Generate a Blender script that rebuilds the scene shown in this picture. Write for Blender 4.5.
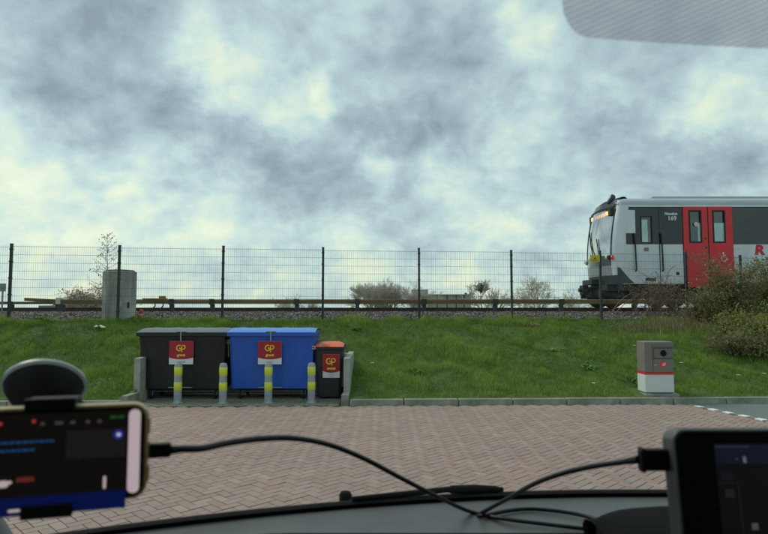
import bpy, math, random
import numpy as np
from mathutils import Vector, Matrix

random.seed(7)
RNG = np.random.default_rng(7)
SC = bpy.context.scene
COL = SC.collection
for o in list(bpy.data.objects):
    bpy.data.objects.remove(o)
R = math.radians

# ------------------------------------------------------------------ camera
F = 603.0                      # focal length in photograph pixels (768 wide)
PITCH = math.atan(41 / F)
CAM = Vector((0, 0, 1.77))
cd = bpy.data.cameras.new('camera')
cam = bpy.data.objects.new('camera', cd)
COL.objects.link(cam)
cam.location = CAM
cam.rotation_euler = (R(90) + PITCH, 0, 0)
cd.sensor_width = 36
cd.lens = F / 768 * 36
cd.clip_start = 0.02
cd.clip_end = 6000
cd.dof.use_dof = True
cd.dof.focus_distance = 13
cd.dof.aperture_fstop = 9
SC.camera = cam

def ray(px, py):
    a, b = (px - 384) / F, -(py - 267) / F
    c, s = math.cos(PITCH), math.sin(PITCH)
    return Vector((a, c - b * s, s + b * c))

def P(px, py, Y=None, z=None):
    """photo pixel -> point on the plane y=Y or z=z"""
    d = ray(px, py)
    t = (Y - CAM.y) / d.y if Y is not None else (z - CAM.z) / d.z
    return CAM + d * t

# ------------------------------------------------------------------ sky and light
SUN_AZ, SUN_EL = -58.0, 48.0   # azimuth left of the view axis, elevation (degrees)
SC.view_settings.view_transform = 'Standard'
SC.view_settings.look = 'None'
SC.view_settings.exposure = 0.12
SC.view_settings.gamma = 1.0
SC.cycles.use_denoising = True
SC.cycles.max_bounces = 8
SC.cycles.transparent_max_bounces = 24
SC.cycles.sample_clamp_indirect = 4

def lin(r, g, b):
    f = lambda v: (v / 255 / 12.92) if v / 255 <= 0.04045 else ((v / 255 + 0.055) / 1.055) ** 2.4
    return (f(r), f(g), f(b), 1.0)

W = bpy.data.worlds.new('World')
SC.world = W
W.use_nodes = True
wn = W.node_tree
wn.nodes.clear()

class NT:
    """tiny helper to chain nodes"""
    def __init__(s, t): s.t = t
    def n(s, typ, **kw):
        nd = s.t.nodes.new(typ)
        for k, v in kw.items(): setattr(nd, k, v)
        return nd
    def put(s, sock, v):
        if hasattr(v, 'node'): s.t.links.new(v, sock)
        elif v is not None: sock.default_value = v
    def math(s, op, a, b=None, c=None, clamp=False):
        nd = s.n('ShaderNodeMath', operation=op, use_clamp=clamp)
        for i, v in enumerate((a, b, c)):
            if v is not None: s.put(nd.inputs[i], v)
        return nd.outputs[0]
    def vec(s, op, a, b=None):
        nd = s.n('ShaderNodeVectorMath', operation=op)
        s.put(nd.inputs[0], a)
        if b is not None: s.put(nd.inputs[1] if op != 'SCALE' else nd.inputs['Scale'], b)
        return nd.outputs['Value'] if op in ('DOT_PRODUCT', 'LENGTH', 'DISTANCE') else nd.outputs['Vector']
    def noise(s, v, scale, detail=6, rough=0.55, dist=0.0, lac=2.0):
        nd = s.n('ShaderNodeTexNoise')
        if v is not None: s.put(nd.inputs['Vector'], v)
        nd.inputs['Scale'].default_value = scale
        nd.inputs['Detail'].default_value = detail
        nd.inputs['Roughness'].default_value = rough
        nd.inputs['Distortion'].default_value = dist
        nd.inputs['Lacunarity'].default_value = lac
        return nd.outputs['Fac']
    def ramp(s, f, stops, interp='LINEAR'):
        nd = s.n('ShaderNodeValToRGB')
        cr = nd.color_ramp
        cr.interpolation = interp
        while len(cr.elements) < len(stops): cr.elements.new(0.5)
        for e, (p, c) in zip(cr.elements, stops):
            e.position = p
            e.color = c if len(c) == 4 else (*c, 1)
        s.put(nd.inputs[0], f)
        return nd.outputs[0]
    def mix(s, f, a, b, blend='MIX'):
        nd = s.n('ShaderNodeMix', data_type='RGBA', blend_type=blend)
        s.put(nd.inputs[0], f); s.put(nd.inputs[6], a); s.put(nd.inputs[7], b)
        return nd.outputs[2]

def build_sky():
    t = NT(wn)
    d = t.vec('NORMALIZE', t.n('ShaderNodeTexCoord').outputs['Generated'])
    sep = t.n('ShaderNodeSeparateXYZ'); t.put(sep.inputs[0], d)
    zz = t.math('MAXIMUM', sep.outputs['Z'], 0.0)
    den = t.math('ADD', zz, 0.62)
    cmb = t.n('ShaderNodeCombineXYZ')
    t.put(cmb.inputs[0], t.math('DIVIDE', sep.outputs['X'], den))
    t.put(cmb.inputs[1], t.math('DIVIDE', sep.outputs['Y'], den))
    pl = cmb.outputs[0]                                    # position on the cloud deck
    warp = t.n('ShaderNodeTexNoise')
    t.put(warp.inputs['Vector'], pl)
    warp.inputs['Scale'].default_value = 5.0
    warp.inputs['Detail'].default_value = 2
    wv = t.vec('SCALE', t.vec('SUBTRACT', warp.outputs['Color'], (0.5, 0.5, 0.5)), 0.06)
    pw = t.vec('ADD', pl, wv)
    big = t.noise(t.vec('ADD', pw, (3.7, 1.2, 0.0)), 2.6, 3, 0.5)
    med = t.noise(t.vec('ADD', pw, (9.1, 4.4, 2.0)), 6.0, 8, 0.58, 0.0)
    fin = t.noise(t.vec('ADD', pw, (1.3, 8.8, 5.0)), 19.0, 6, 0.6, 0.0)
    # the gaps and banks of cloud as they stood in the sky that day
    lobes = [(15, 130, 0.16, 160), (60, 150, 0.14, 200), (90, 190, 0.24, 60), (190, 225, 0.15, 60), (10, 235, 0.06, 40), (320, 240, 0.09, 50),
             (222, 78, 0.34, 900), (262, 108, 0.26, 900), (200, 62, 0.18, 1400), (288, 98, 0.12, 1800), (332, 88, 0.36, 2600),
             (205, 172, 0.18, 260), (378, 165, 0.26, 1200), (385, 150, 0.14, 1200), (710, 108, 0.24, 700), (765, 95, 0.22, 700), (690, 125, 0.14, 1100),
             (517, 28, 0.26, 1000), (535, 12, 0.12, 1000), (600, 60, 0.12, 300), (470, 185, 0.08, 600), (500, 190, 0.06, 600), (330, 222, 0.16, 260),
             (192, 12, 0.24, 1500), (480, 248, 0.22, 90), (560, 240, 0.12, 120), (500, 150, 0.08, 200), (560, 105, 0.10, 400),
             (110, 50, -0.22, 50), (10, 45, -0.16, 60), (60, 85, -0.16, 200), (150, 105, -0.20, 260), (200, 135, -0.24, 300), (245, 158, -0.24, 300), (300, 178, -0.22, 260),
             (345, 195, -0.20, 260), (420, 120, -0.14, 120), (430, 225, -0.16, 220), (400, 60, -0.14, 90), (250, 20, -0.10, 200), (80, 165, -0.12, 900), (105, 170, -0.14, 1500), (180, 190, -0.16, 1500), (60, 215, -0.12, 1500),
             (640, 60, -0.03, 80), (540, 205, -0.18, 220), (610, 170, -0.10, 120), (480, 90, -0.09, 120), (700, 170, -0.12, 200), (755, 150, -0.10, 300)]
    rag = t.n('ShaderNodeTexNoise')
    t.put(rag.inputs['Vector'], pl)
    rag.inputs['Scale'].default_value = 7.0
    rag.inputs['Detail'].default_value = 5
    rag.inputs['Roughness'].default_value = 0.6
    dr = t.vec('NORMALIZE', t.vec('ADD', d, t.vec('SCALE', t.vec('SUBTRACT', rag.outputs['Color'], (0.5, 0.5, 0.5)), 0.17)))
    acc = None
    for px, py, a, k in lobes:
        v = ray(px, py).normalized()
        dt = t.vec('DOT_PRODUCT', dr, tuple(v))
        e = t.math('MULTIPLY', t.math('EXPONENT', t.math('MULTIPLY', t.math('SUBTRACT', dt, 1.0), float(k))), a)
        acc = e if acc is None else t.math('ADD', acc, e)
    f = t.math('MULTIPLY', t.math('SUBTRACT', big, 0.5), 0.55)
    f = t.math('ADD', f, t.math('MULTIPLY', t.math('SUBTRACT', med, 0.5), 1.25))
    f = t.math('ADD', f, t.math('MULTIPLY', t.math('SUBTRACT', fin, 0.5), 0.52))
    f = t.math('ADD', t.math('ADD', f, acc), 0.425)
    cloud = t.ramp(f, [(0.0, lin(134, 152, 162)), (0.14, lin(152, 172, 180)), (0.30, lin(170, 191, 197)), (0.46, lin(188, 212, 213)),
                       (0.60, lin(206, 227, 219)), (0.78, lin(230, 241, 217)), (1.0, lin(246, 250, 228))], 'LINEAR')
    sky = t.n('ShaderNodeTexSky', sky_type='NISHITA')
    sky.sun_disc = False
    sky.sun_elevation = R(SUN_EL)
    sky.sun_rotation = R(SUN_AZ)
    sky.air_density = 1.0
    sky.dust_density = 2.0
    cl10 = t.vec('SCALE', cloud, 10.0)
    mixed = t.mix(0.90, sky.outputs[0], cl10)
    # the ground side of the sphere, never seen: a dull earth tone
    up = t.math('GREATER_THAN', sep.outputs['Z'], -0.02)
    mixed = t.mix(up, (1.0, 1.05, 0.9, 1), mixed)
    bg = t.n('ShaderNodeBackground')
    t.put(bg.inputs[0], mixed)
    bg.inputs[1].default_value = 0.1
    out = t.n('ShaderNodeOutputWorld')
    wn.links.new(bg.outputs[0], out.inputs[0])
build_sky()

sd = bpy.data.lights.new('sun', 'SUN')
sd.energy = 1.5
sd.angle = R(25)
sd.color = (1.0, 0.95, 0.86)
sun = bpy.data.objects.new('sun', sd)
COL.objects.link(sun)
sv = Vector((math.sin(R(SUN_AZ)) * math.cos(R(SUN_EL)), math.cos(R(SUN_AZ)) * math.cos(R(SUN_EL)), math.sin(R(SUN_EL))))
sun.rotation_euler = sv.to_track_quat('Z', 'Y').to_euler()
sun.location = sv * 60

# ------------------------------------------------------------------ materials
MATS = {}
def mat(name, col, rough=0.6, metal=0.0, var=0.0, vscale=8.0, bump=0.0, bscale=60.0, col2=None, emit=None, estr=1.0,
        spec=0.5, rand=0.0, stretch=None, coat=0.0, rvar=0.0, sub=None):
    if name in MATS: return MATS[name]
    m = bpy.data.materials.new(name)
    m.use_nodes = True
    t = NT(m.node_tree)
    b = m.node_tree.nodes['Principled BSDF']
    co = t.n('ShaderNodeTexCoord').outputs['Object']
    if stretch:
        mp = t.n('ShaderNodeMapping'); mp.inputs['Scale'].default_value = stretch
        t.put(mp.inputs['Vector'], co); co = mp.outputs[0]
    c = tuple(col)
    if var or col2:
        c2 = tuple(col2) if col2 else tuple(x * (1 - var) for x in col[:3]) + (1,)
        c1 = tuple(col) if col2 else tuple(min(1, x * (1 + var)) for x in col[:3]) + (1,)
        nf = t.noise(co, vscale, 6, 0.62)
        c = t.ramp(nf, [(0.30, c2), (0.70, c1)])
    if rand:
        oi = t.n('ShaderNodeObjectInfo').outputs['Random']
        hv = t.n('ShaderNodeHueSaturation')
        t.put(hv.inputs['Value'], t.math('ADD', t.math('MULTIPLY', oi, 2 * rand), 1 - rand))
        t.put(hv.inputs['Color'], c); c = hv.outputs[0]
    t.put(b.inputs['Base Color'], c)
    b.inputs['Roughness'].default_value = rough
    if rvar:
        t.put(b.inputs['Roughness'], t.math('ADD', t.math('MULTIPLY', t.noise(co, vscale * 1.7, 5), rvar), rough - rvar / 2, clamp=True))
    b.inputs['Metallic'].default_value = metal
    b.inputs['Specular IOR Level'].default_value = spec
    b.inputs['Coat Weight'].default_value = coat
    if emit:
        b.inputs['Emission Color'].default_value = emit
        b.inputs['Emission Strength'].default_value = estr
    if bump:
        bp = t.n('ShaderNodeBump'); bp.inputs['Strength'].default_value = bump; bp.inputs['Distance'].default_value = 0.02
        t.put(bp.inputs['Height'], t.noise(co, bscale, 5, 0.6))
        m.node_tree.links.new(bp.outputs[0], b.inputs['Normal'])
    MATS[name] = m
    return m

def glass(name, tint=(0.95, 0.97, 0.96, 1), refl=0.04, rough=0.0):
    m = bpy.data.materials.new(name); m.use_nodes = True
    nt = m.node_tree; nt.nodes.clear(); t = NT(nt)
    tr = t.n('ShaderNodeBsdfTransparent'); tr.inputs[0].default_value = tint
    gl = t.n('ShaderNodeBsdfGlossy'); gl.inputs['Roughness'].default_value = rough
    lw = t.n('ShaderNodeLayerWeight'); lw.inputs[0].default_value = 0.5
    fac = t.math('ADD', t.math('MULTIPLY', t.math('POWER', lw.outputs['Facing'], 5.0), 0.9), refl, clamp=True)
    mx = t.n('ShaderNodeMixShader')
    t.put(mx.inputs[0], fac); nt.links.new(tr.outputs[0], mx.inputs[1]); nt.links.new(gl.outputs[0], mx.inputs[2])
    out = t.n('ShaderNodeOutputMaterial'); nt.links.new(mx.outputs[0], out.inputs[0])
    return m

# ------------------------------------------------------------------ mesh helpers
class MB:
    def __init__(s): s.v = []; s.f = []
    def add(s, vs, fs):
        o = len(s.v); s.v += [tuple(p) for p in vs]; s.f += [tuple(i + o for i in f) for f in fs]; return s
    def box(s, c, d, M=None):
        x, y, z = (k / 2 for k in d)
        vs = [Vector((a * x, b * y, e * z)) for a in (-1, 1) for b in (-1, 1) for e in (-1, 1)]
        if M is not None: vs = [M @ p for p in vs]
        vs = [p + Vector(c) for p in vs]
        return s.add(vs, [(0, 1, 3, 2), (4, 6, 7, 5), (0, 4, 5, 1), (2, 3, 7, 6), (0, 2, 6, 4), (1, 5, 7, 3)])
    def span(s, a, b):
        return s.box([(a[i] + b[i]) / 2 for i in range(3)], [abs(b[i] - a[i]) for i in range(3)])
    def frustum(s, c0, d0, c1, d1):
        vs = [(c[0] + a * d[0] / 2, c[1] + b * d[1] / 2, c[2]) for c, d in ((c0, d0), (c1, d1)) for a, b in ((-1, -1), (1, -1), (1, 1), (-1, 1))]
        return s.add(vs, [(3, 2, 1, 0), (4, 5, 6, 7)] + [(i, (i + 1) % 4, 4 + (i + 1) % 4, 4 + i) for i in range(4)])
    def tube(s, pts, r, n=8, caps=True):
        pts = [Vector(p) for p in pts]; k = len(pts)
        rs = r if isinstance(r, (list, tuple)) else [r] * k
        vs, fs = [], []
        ref = None
        for i, p in enumerate(pts):
            d = (pts[min(i + 1, k - 1)] - pts[max(i - 1, 0)])
            d = d.normalized() if d.length > 1e-9 else Vector((0, 0, 1))
            if ref is None: ref = Vector((0, 0, 1)) if abs(d.z) < 0.9 else Vector((1, 0, 0))
            a = d.cross(ref)
            if a.length < 1e-6: a = d.cross(Vector((0.3, 1, 0.2)))
            a.normalize(); b = a.cross(d).normalized(); ref = b
            for j in range(n):
                q = 2 * math.pi * j / n
                vs.append(p + (a * math.cos(q) + b * math.sin(q)) * rs[i])
        for i in range(k - 1):
            for j in range(n):
                fs.append((i * n + j, i * n + (j + 1) % n, (i + 1) * n + (j + 1) % n, (i + 1) * n + j))
        if caps: fs += [tuple(range(n - 1, -1, -1)), tuple((k - 1) * n + j for j in range(n))]
        return s.add(vs, fs)
    def lathe(s, prof, n=24, c=(0, 0, 0), M=None, caps=True):
        k = len(prof); vs, fs = [], []
        for r, z in prof:
            for j in range(n):
                q = 2 * math.pi * j / n; p = Vector((r * math.cos(q), r * math.sin(q), z))
                if M is not None: p = M @ p
                vs.append(p + Vector(c))
        for i in range(k - 1):
            for j in range(n): fs.append((i * n + j, i * n + (j + 1) % n, (i + 1) * n + (j + 1) % n, (i + 1) * n + j))
        if caps: fs += [tuple(range(n - 1, -1, -1)), tuple((k - 1) * n + j for j in range(n))]
        return s.add(vs, fs)
    def prism(s, poly, vec):
        """polygon (3-D points) pushed along vec"""
        n = len(poly); vec = Vector(vec)
        vs = [Vector(p) for p in poly] + [Vector(p) + vec for p in poly]
        return s.add(vs, [tuple(range(n - 1, -1, -1)), tuple(range(n, 2 * n))] + [(i, (i + 1) % n, n + (i + 1) % n, n + i) for i in range(n)])
    def grid(s, rows):
        h, w = len(rows), len(rows[0])
        return s.add([p for r_ in rows for p in r_], [(i * w + j, i * w + j + 1, (i + 1) * w + j + 1, (i + 1) * w + j) for i in range(h - 1) for j in range(w - 1)])
    def build(s, name, m, parent=None, world=False, bevel=0, seg=2, smooth=False, mods=()):
        me = bpy.data.meshes.new(name)
        off = Vector((0, 0, 0)); loc = None
        if world:
            if parent is not None:
                q = parent
                while q is not None: off += q.location; q = q.parent
            else:
                a = np.array(s.v); off = Vector(((a[:, 0].min() + a[:, 0].max()) / 2, (a[:, 1].min() + a[:, 1].max()) / 2, a[:, 2].min())); loc = off
        me.from_pydata([(p[0] - off.x, p[1] - off.y, p[2] - off.z) for p in s.v], [], s.f)
        o = bpy.data.objects.new(name, me); COL.objects.link(o)
        if loc is not None: o.location = loc
        if m is not None: me.materials.append(m)
        if parent is not None: o.parent = parent
        if smooth:
            me.shade_smooth()
            if not bevel:
                try: me.set_sharp_from_angle(angle=R(38))
                except Exception: pass
        if bevel:
            bm = o.modifiers.new('bevel', 'BEVEL'); bm.width = bevel; bm.segments = seg; bm.limit_method = 'ANGLE'; bm.angle_limit = R(35)
            me.shade_smooth(); bm.harden_normals = True
        return o

def thing(name, label, cat, loc=(0, 0, 0), group=None, rz=0):
    o = bpy.data.objects.new(name, None); COL.objects.link(o); o.location = loc; o.rotation_euler.z = rz; o.empty_display_size = 0.2
    return tag(o, label, cat, group)
def tag(o, label, cat, group=None):
    o['label'] = label; o['category'] = cat
    if group: o['group'] = group
    return o
def struct(o, kind='structure', label=None):
    o['kind'] = kind
    if label: o['label'] = label
    return o
def dup(root, loc, label, rz=None):
    r_ = root.copy(); COL.objects.link(r_); r_.location = loc; r_['label'] = label
    if rz is not None: r_.rotation_euler.z = rz
    def kids(a, b):
        for ch in list(a.children):
            c = ch.copy(); COL.objects.link(c); c.parent = b; kids(ch, c)
    kids(root, r_)
    return r_
def text(name, body, size, m, parent, loc, rot, ext=0.0015, align='CENTER', shear=0, bold=0.0, xs=1.0):
    cu = bpy.data.curves.new(name, 'FONT'); cu.body = body; cu.size = size; cu.align_x = align; cu.align_y = 'CENTER'
    cu.extrude = ext; cu.shear = shear; cu.offset = bold; cu.resolution_u = 3
    tmp = bpy.data.objects.new('tmp', cu); COL.objects.link(tmp)
    me = bpy.data.meshes.new_from_object(tmp.evaluated_get(bpy.context.evaluated_depsgraph_get()))
    bpy.data.objects.remove(tmp); bpy.data.curves.remove(cu)
    me.name = name
    o = bpy.data.objects.new(name, me); COL.objects.link(o)
    me.materials.clear(); me.materials.append(m)
    o.parent = parent; o.location = loc; o.rotation_euler = rot; o.scale = (xs, 1, 1)
    return o
def np_mesh(name, verts, faces_idx, sizes, m, attr=None):
    """fast mesh from numpy arrays; sizes = loops per face"""
    me = bpy.data.meshes.new(name)
    me.vertices.add(len(verts)); me.vertices.foreach_set('co', verts.astype(np.float32).ravel())
    me.loops.add(len(faces_idx)); me.loops.foreach_set('vertex_index', faces_idx.astype(np.int32))
    me.polygons.add(len(sizes))
    st = np.concatenate([[0], np.cumsum(sizes)[:-1]]).astype(np.int32)
    me.polygons.foreach_set('loop_start', st)
    me.update(calc_edges=True); me.validate()
    if attr is not None:
        for k, a in attr.items():
            at = me.attributes.new(k, 'FLOAT', 'POINT'); at.data.foreach_set('value', a.astype(np.float32))
    o = bpy.data.objects.new(name, me); COL.objects.link(o); me.materials.append(m)
    return o

_lat = RNG.random((256, 256))
def vnoise(x, y, s):
    x = np.asarray(x, float) * s + 100.3; y = np.asarray(y, float) * s + 57.7
    xi, yi = np.floor(x).astype(int), np.floor(y).astype(int); fx, fy = x - xi, y - yi
    fx = fx * fx * (3 - 2 * fx); fy = fy * fy * (3 - 2 * fy)
    g = lambda a, b: _lat[a % 256, b % 256]
    return (g(xi, yi) * (1 - fx) + g(xi + 1, yi) * fx) * (1 - fy) + (g(xi, yi + 1) * (1 - fx) + g(xi + 1, yi + 1) * fx) * fy
def fbm(x, y, s):
    return (vnoise(x, y, s) + 0.5 * vnoise(x, y, s * 2.1) + 0.25 * vnoise(x, y, s * 4.3)) / 1.75

# ------------------------------------------------------------------ layout of the ground
def kerbY(x): return 11.115 + 0.033 * (x + 0.45)
KA = math.atan(0.033)
FP = []                                              # fence posts
Z0, SX, SY = 14.6, 14.6 * 103.0 / F, 14.6 * 0.021
for n in range(-3, 8):
    FP.append((-374 / F * Z0 + SX * n, Z0 + SY * n))
fx, fy = FP[-1]
e8 = P(743, 262, Y=18.0)
dxy = Vector((e8.x - fx, 18.0 - fy)).normalized()
for n in range(1, 4):
    FP.append((fx + dxy.x * 2.52 * n, fy + dxy.y * 2.52 * n))
def fenceY(x):
    x = np.asarray(x, float)
    a = Z0 + (x + 374 / F * Z0) * SY / SX
    b = fy + (x - fx) * dxy.y / dxy.x
    return np.minimum(np.where(x > fx, b, a), 19.0)
BAYX0 = P(141.0, 400, Y=11.55).x; BAYX1 = P(342.5, 400, Y=11.55).x; BAYY = 13.05
FENCE_Z = 1.43
def terrain(x, y):
    x = np.asarray(x, float); y = np.asarray(y, float)
    t0 = kerbY(x) + 0.12; t1 = fenceY(x) - 0.15
    t = np.clip((y - t0) / (t1 - t0), 0, 1)
    prof = 0.62 * t + 0.38 * (t * t * (3 - 2 * t))
    z = 0.10 + (FENCE_Z - 0.10) * prof
    bump = (fbm(x, y, 1.3) - 0.5) * 0.30 * np.clip(t * 6, 0, 1) * np.clip((1 - t) * 5, 0.25, 1)
    return z + bump

M_EARTH = mat('field_grass', lin(70, 88, 44), 0.95, var=0.35, vscale=0.3)
g = MB().add([(-3000, -400, -0.06), (3000, -400, -0.06), (3000, 4000, -0.06), (-3000, 4000, -0.06)], [(0, 1, 2, 3)]).build('ground', M_EARTH)
struct(g)

# --- grass bank
M_BANK = mat('bank_soil', lin(84, 104, 42), 0.95, col2=lin(66, 82, 36), vscale=2.2, bump=0.8, bscale=30)
xs = np.sort(np.concatenate([np.arange(-20, 24.01, 0.22), [BAYX0 - 0.08, BAYX1 + 0.08]]))
rows = []
for k in range(34):
    t = k / 33
    y = (kerbY(xs) + 0.14) * (1 - t) + (fenceY(xs) + 0.25) * t
    rows.append(np.stack([xs, y, terrain(xs, y)], 1))
G = np.array(rows); h, w = G.shape[:2]
idx = np.arange(h * w).reshape(h, w)
q = np.stack([idx[:-1, :-1], idx[:-1, 1:], idx[1:, 1:], idx[1:, :-1]], -1).reshape(-1, 4)
cen = G.reshape(-1, 3)[q].mean(1)
keep = ~((cen[:, 0] > BAYX0 - 0.08) & (cen[:, 0] < BAYX1 + 0.08) & (cen[:, 1] < BAYY + 0.05))
q = q[keep]
bank = np_mesh('grass_bank', G.reshape(-1, 3), q.ravel(), np.full(len(q), 4), M_BANK)
bank.data.shade_smooth(); struct(bank)

# --- ballast bed
def ballast_z(x, y):
    yf = fenceY(x)
    t = np.clip((y - yf) / np.maximum(19.3 - yf, 0.6), 0, 1)
    z = 1.40 + 0.20 * t * t * (3 - 2 * t)
    return np.where(y > 23.6, 1.60 - (y - 23.6) * 0.55, z)
M_BALL = mat('ballast', lin(104, 95, 90), 0.95, col2=lin(56, 50, 48), vscale=14, bump=1.0, bscale=22)
xs = np.arange(-70, 70.1, 0.5)
rows = []
for k in range(22):
    t = k / 21
    y = (fenceY(xs) + 0.12) * (1 - t) + 26.6 * t
    rows.append(np.stack([xs, y, ballast_z(xs, y) + (vnoise(xs, y, 2.0) - 0.5) * 0.04], 1))
G = np.array(rows); h, w = G.shape[:2]; idx = np.arange(h * w).reshape(h, w)
q = np.stack([idx[:-1, :-1], idx[:-1, 1:], idx[1:, 1:], idx[1:, :-1]], -1).reshape(-1, 4)
bal = np_mesh('ballast_bed', G.reshape(-1, 3), q.ravel(), np.full(len(q), 4), M_BALL); bal.data.shade_smooth(); struct(bal)

def scatter_stones():
    N = 34000
    x = RNG.uniform(-14, 17, N); yf = fenceY(x)
    y = yf + 0.1 + (20.4 - yf) * RNG.random(N) ** 0.85
    z = ballast_z(x, y) + RNG.uniform(-0.01, 0.035, N)
    base = np.array([(1, 0, 0), (-1, 0, 0), (0, 1, 0), (0, -1, 0), (0, 0, 0.8), (0, 0, -0.8)])
    fc = np.array([(0, 2, 4), (2, 1, 4), (1, 3, 4), (3, 0, 4), (2, 0, 5), (1, 2, 5), (3, 1, 5), (0, 3, 5)])
    s = RNG.uniform(0.022, 0.048, N)
    jit = RNG.uniform(0.6, 1.35, (N, 6, 1))
    a = RNG.uniform(0, 6.28, N); ca, sa = np.cos(a), np.sin(a)
    b = RNG.uniform(-0.8, 0.8, N); cb, sb = np.cos(b), np.sin(b)
    v = base[None] * jit * s[:, None, None]
    vx = v[..., 0] * ca[:, None] - v[..., 1] * sa[:, None]; vy = v[..., 0] * sa[:, None] + v[..., 1] * ca[:, None]
    vy, vz = vy * cb[:, None] - v[..., 2] * sb[:, None], vy * sb[:, None] + v[..., 2] * cb[:, None]
    V = np.stack([vx + x[:, None], vy + y[:, None], vz + z[:, None]], -1).reshape(-1, 3)
    Fi = (fc[None] + (np.arange(N) * 6)[:, None, None]).reshape(-1)
    sh = np.repeat(RNG.random(N), 6)
    m = bpy.data.materials.new('ballast_stone'); m.use_nodes = True; t = NT(m.node_tree); b_ = m.node_tree.nodes['Principled BSDF']
    at = t.n('ShaderNodeAttribute', attribute_name='shade')
    t.put(b_.inputs['Base Color'], t.ramp(at.outputs['Fac'], [(0, lin(62, 56, 55)), (0.5, lin(104, 95, 91)), (0.85, lin(132, 120, 112)), (1, lin(172, 162, 152))]))
    b_.inputs['Roughness'].default_value = 0.9
    o = np_mesh('ballast_stones', V, Fi, np.full(N * 8, 3), m, {'shade': sh})
    struct(o, 'stuff', 'grey brown ballast stones of the track bed behind the fence')
    tag(o, o['label'], 'gravel')
scatter_stones()

# ------------------------------------------------------------------ paving
M_SAND = mat('joint_sand', lin(116, 98, 90), 0.95, var=0.3, vscale=20)
RX0, RX1 = 5.0, 6.6
wl = [P(685.7, 403.6, z=0.0), P(761, 419.0, z=0.0)]              # the row of white blocks
wdir = (wl[1] - wl[0]); wdir.z = 0; wdir.normalize()
wnrm = Vector((-wdir.y, wdir.x, 0))
if wnrm.x < 0: wnrm = -wnrm
paving = MB().add([(-24, -6, -0.022), (26, -6, -0.022), (26, kerbY(26), -0.022), (-24, kerbY(-24), -0.022)], [(0, 1, 2, 3)]).build('brick_paving', M_SAND)
struct(paving)

def brick_material(name, attr):
    m = bpy.data.materials.new(name); m.use_nodes = True; t = NT(m.node_tree); b = m.node_tree.nodes['Principled BSDF']
    if attr:
        f = t.n('ShaderNodeAttribute', attribute_name='shade').outputs['Fac']
    else:
        f = t.n('ShaderNodeObjectInfo').outputs['Random']
    geo = t.n('ShaderNodeNewGeometry').outputs['Position']
    c = t.ramp(f, [(0, lin(150, 125, 117)), (0.3, lin(157, 132, 123)), (0.6, lin(161, 136, 126)), (0.85, lin(160, 141, 133)), (1, lin(169, 148, 136))])
    dirt = t.noise(geo, 0.55, 5, 0.6)
    c = t.mix(t.math('MULTIPLY', t.math('SUBTRACT', dirt, 0.35, clamp=True), 1.3), c, lin(136, 122, 114))
    fine = t.noise(geo, 90, 4, 0.7)
    c = t.mix(t.math('MULTIPLY', fine, 0.35), c, lin(116, 98, 92))
    spots = t.noise(geo, 3.1, 4, 0.6)
    c = t.mix(t.math('MULTIPLY', t.math('GREATER_THAN', spots, 0.68), 0.3), c, lin(118, 108, 102))
    t.put(b.inputs['Base Color'], c)
    b.inputs['Roughness'].default_value = 0.85
    bp = t.n('ShaderNodeBump'); bp.inputs['Strength'].default_value = 0.35; bp.inputs['Distance'].default_value = 0.01
    t.put(bp.inputs['Height'], fine); m.node_tree.links.new(bp.outputs[0], b.inputs['Normal'])
    return m

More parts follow.
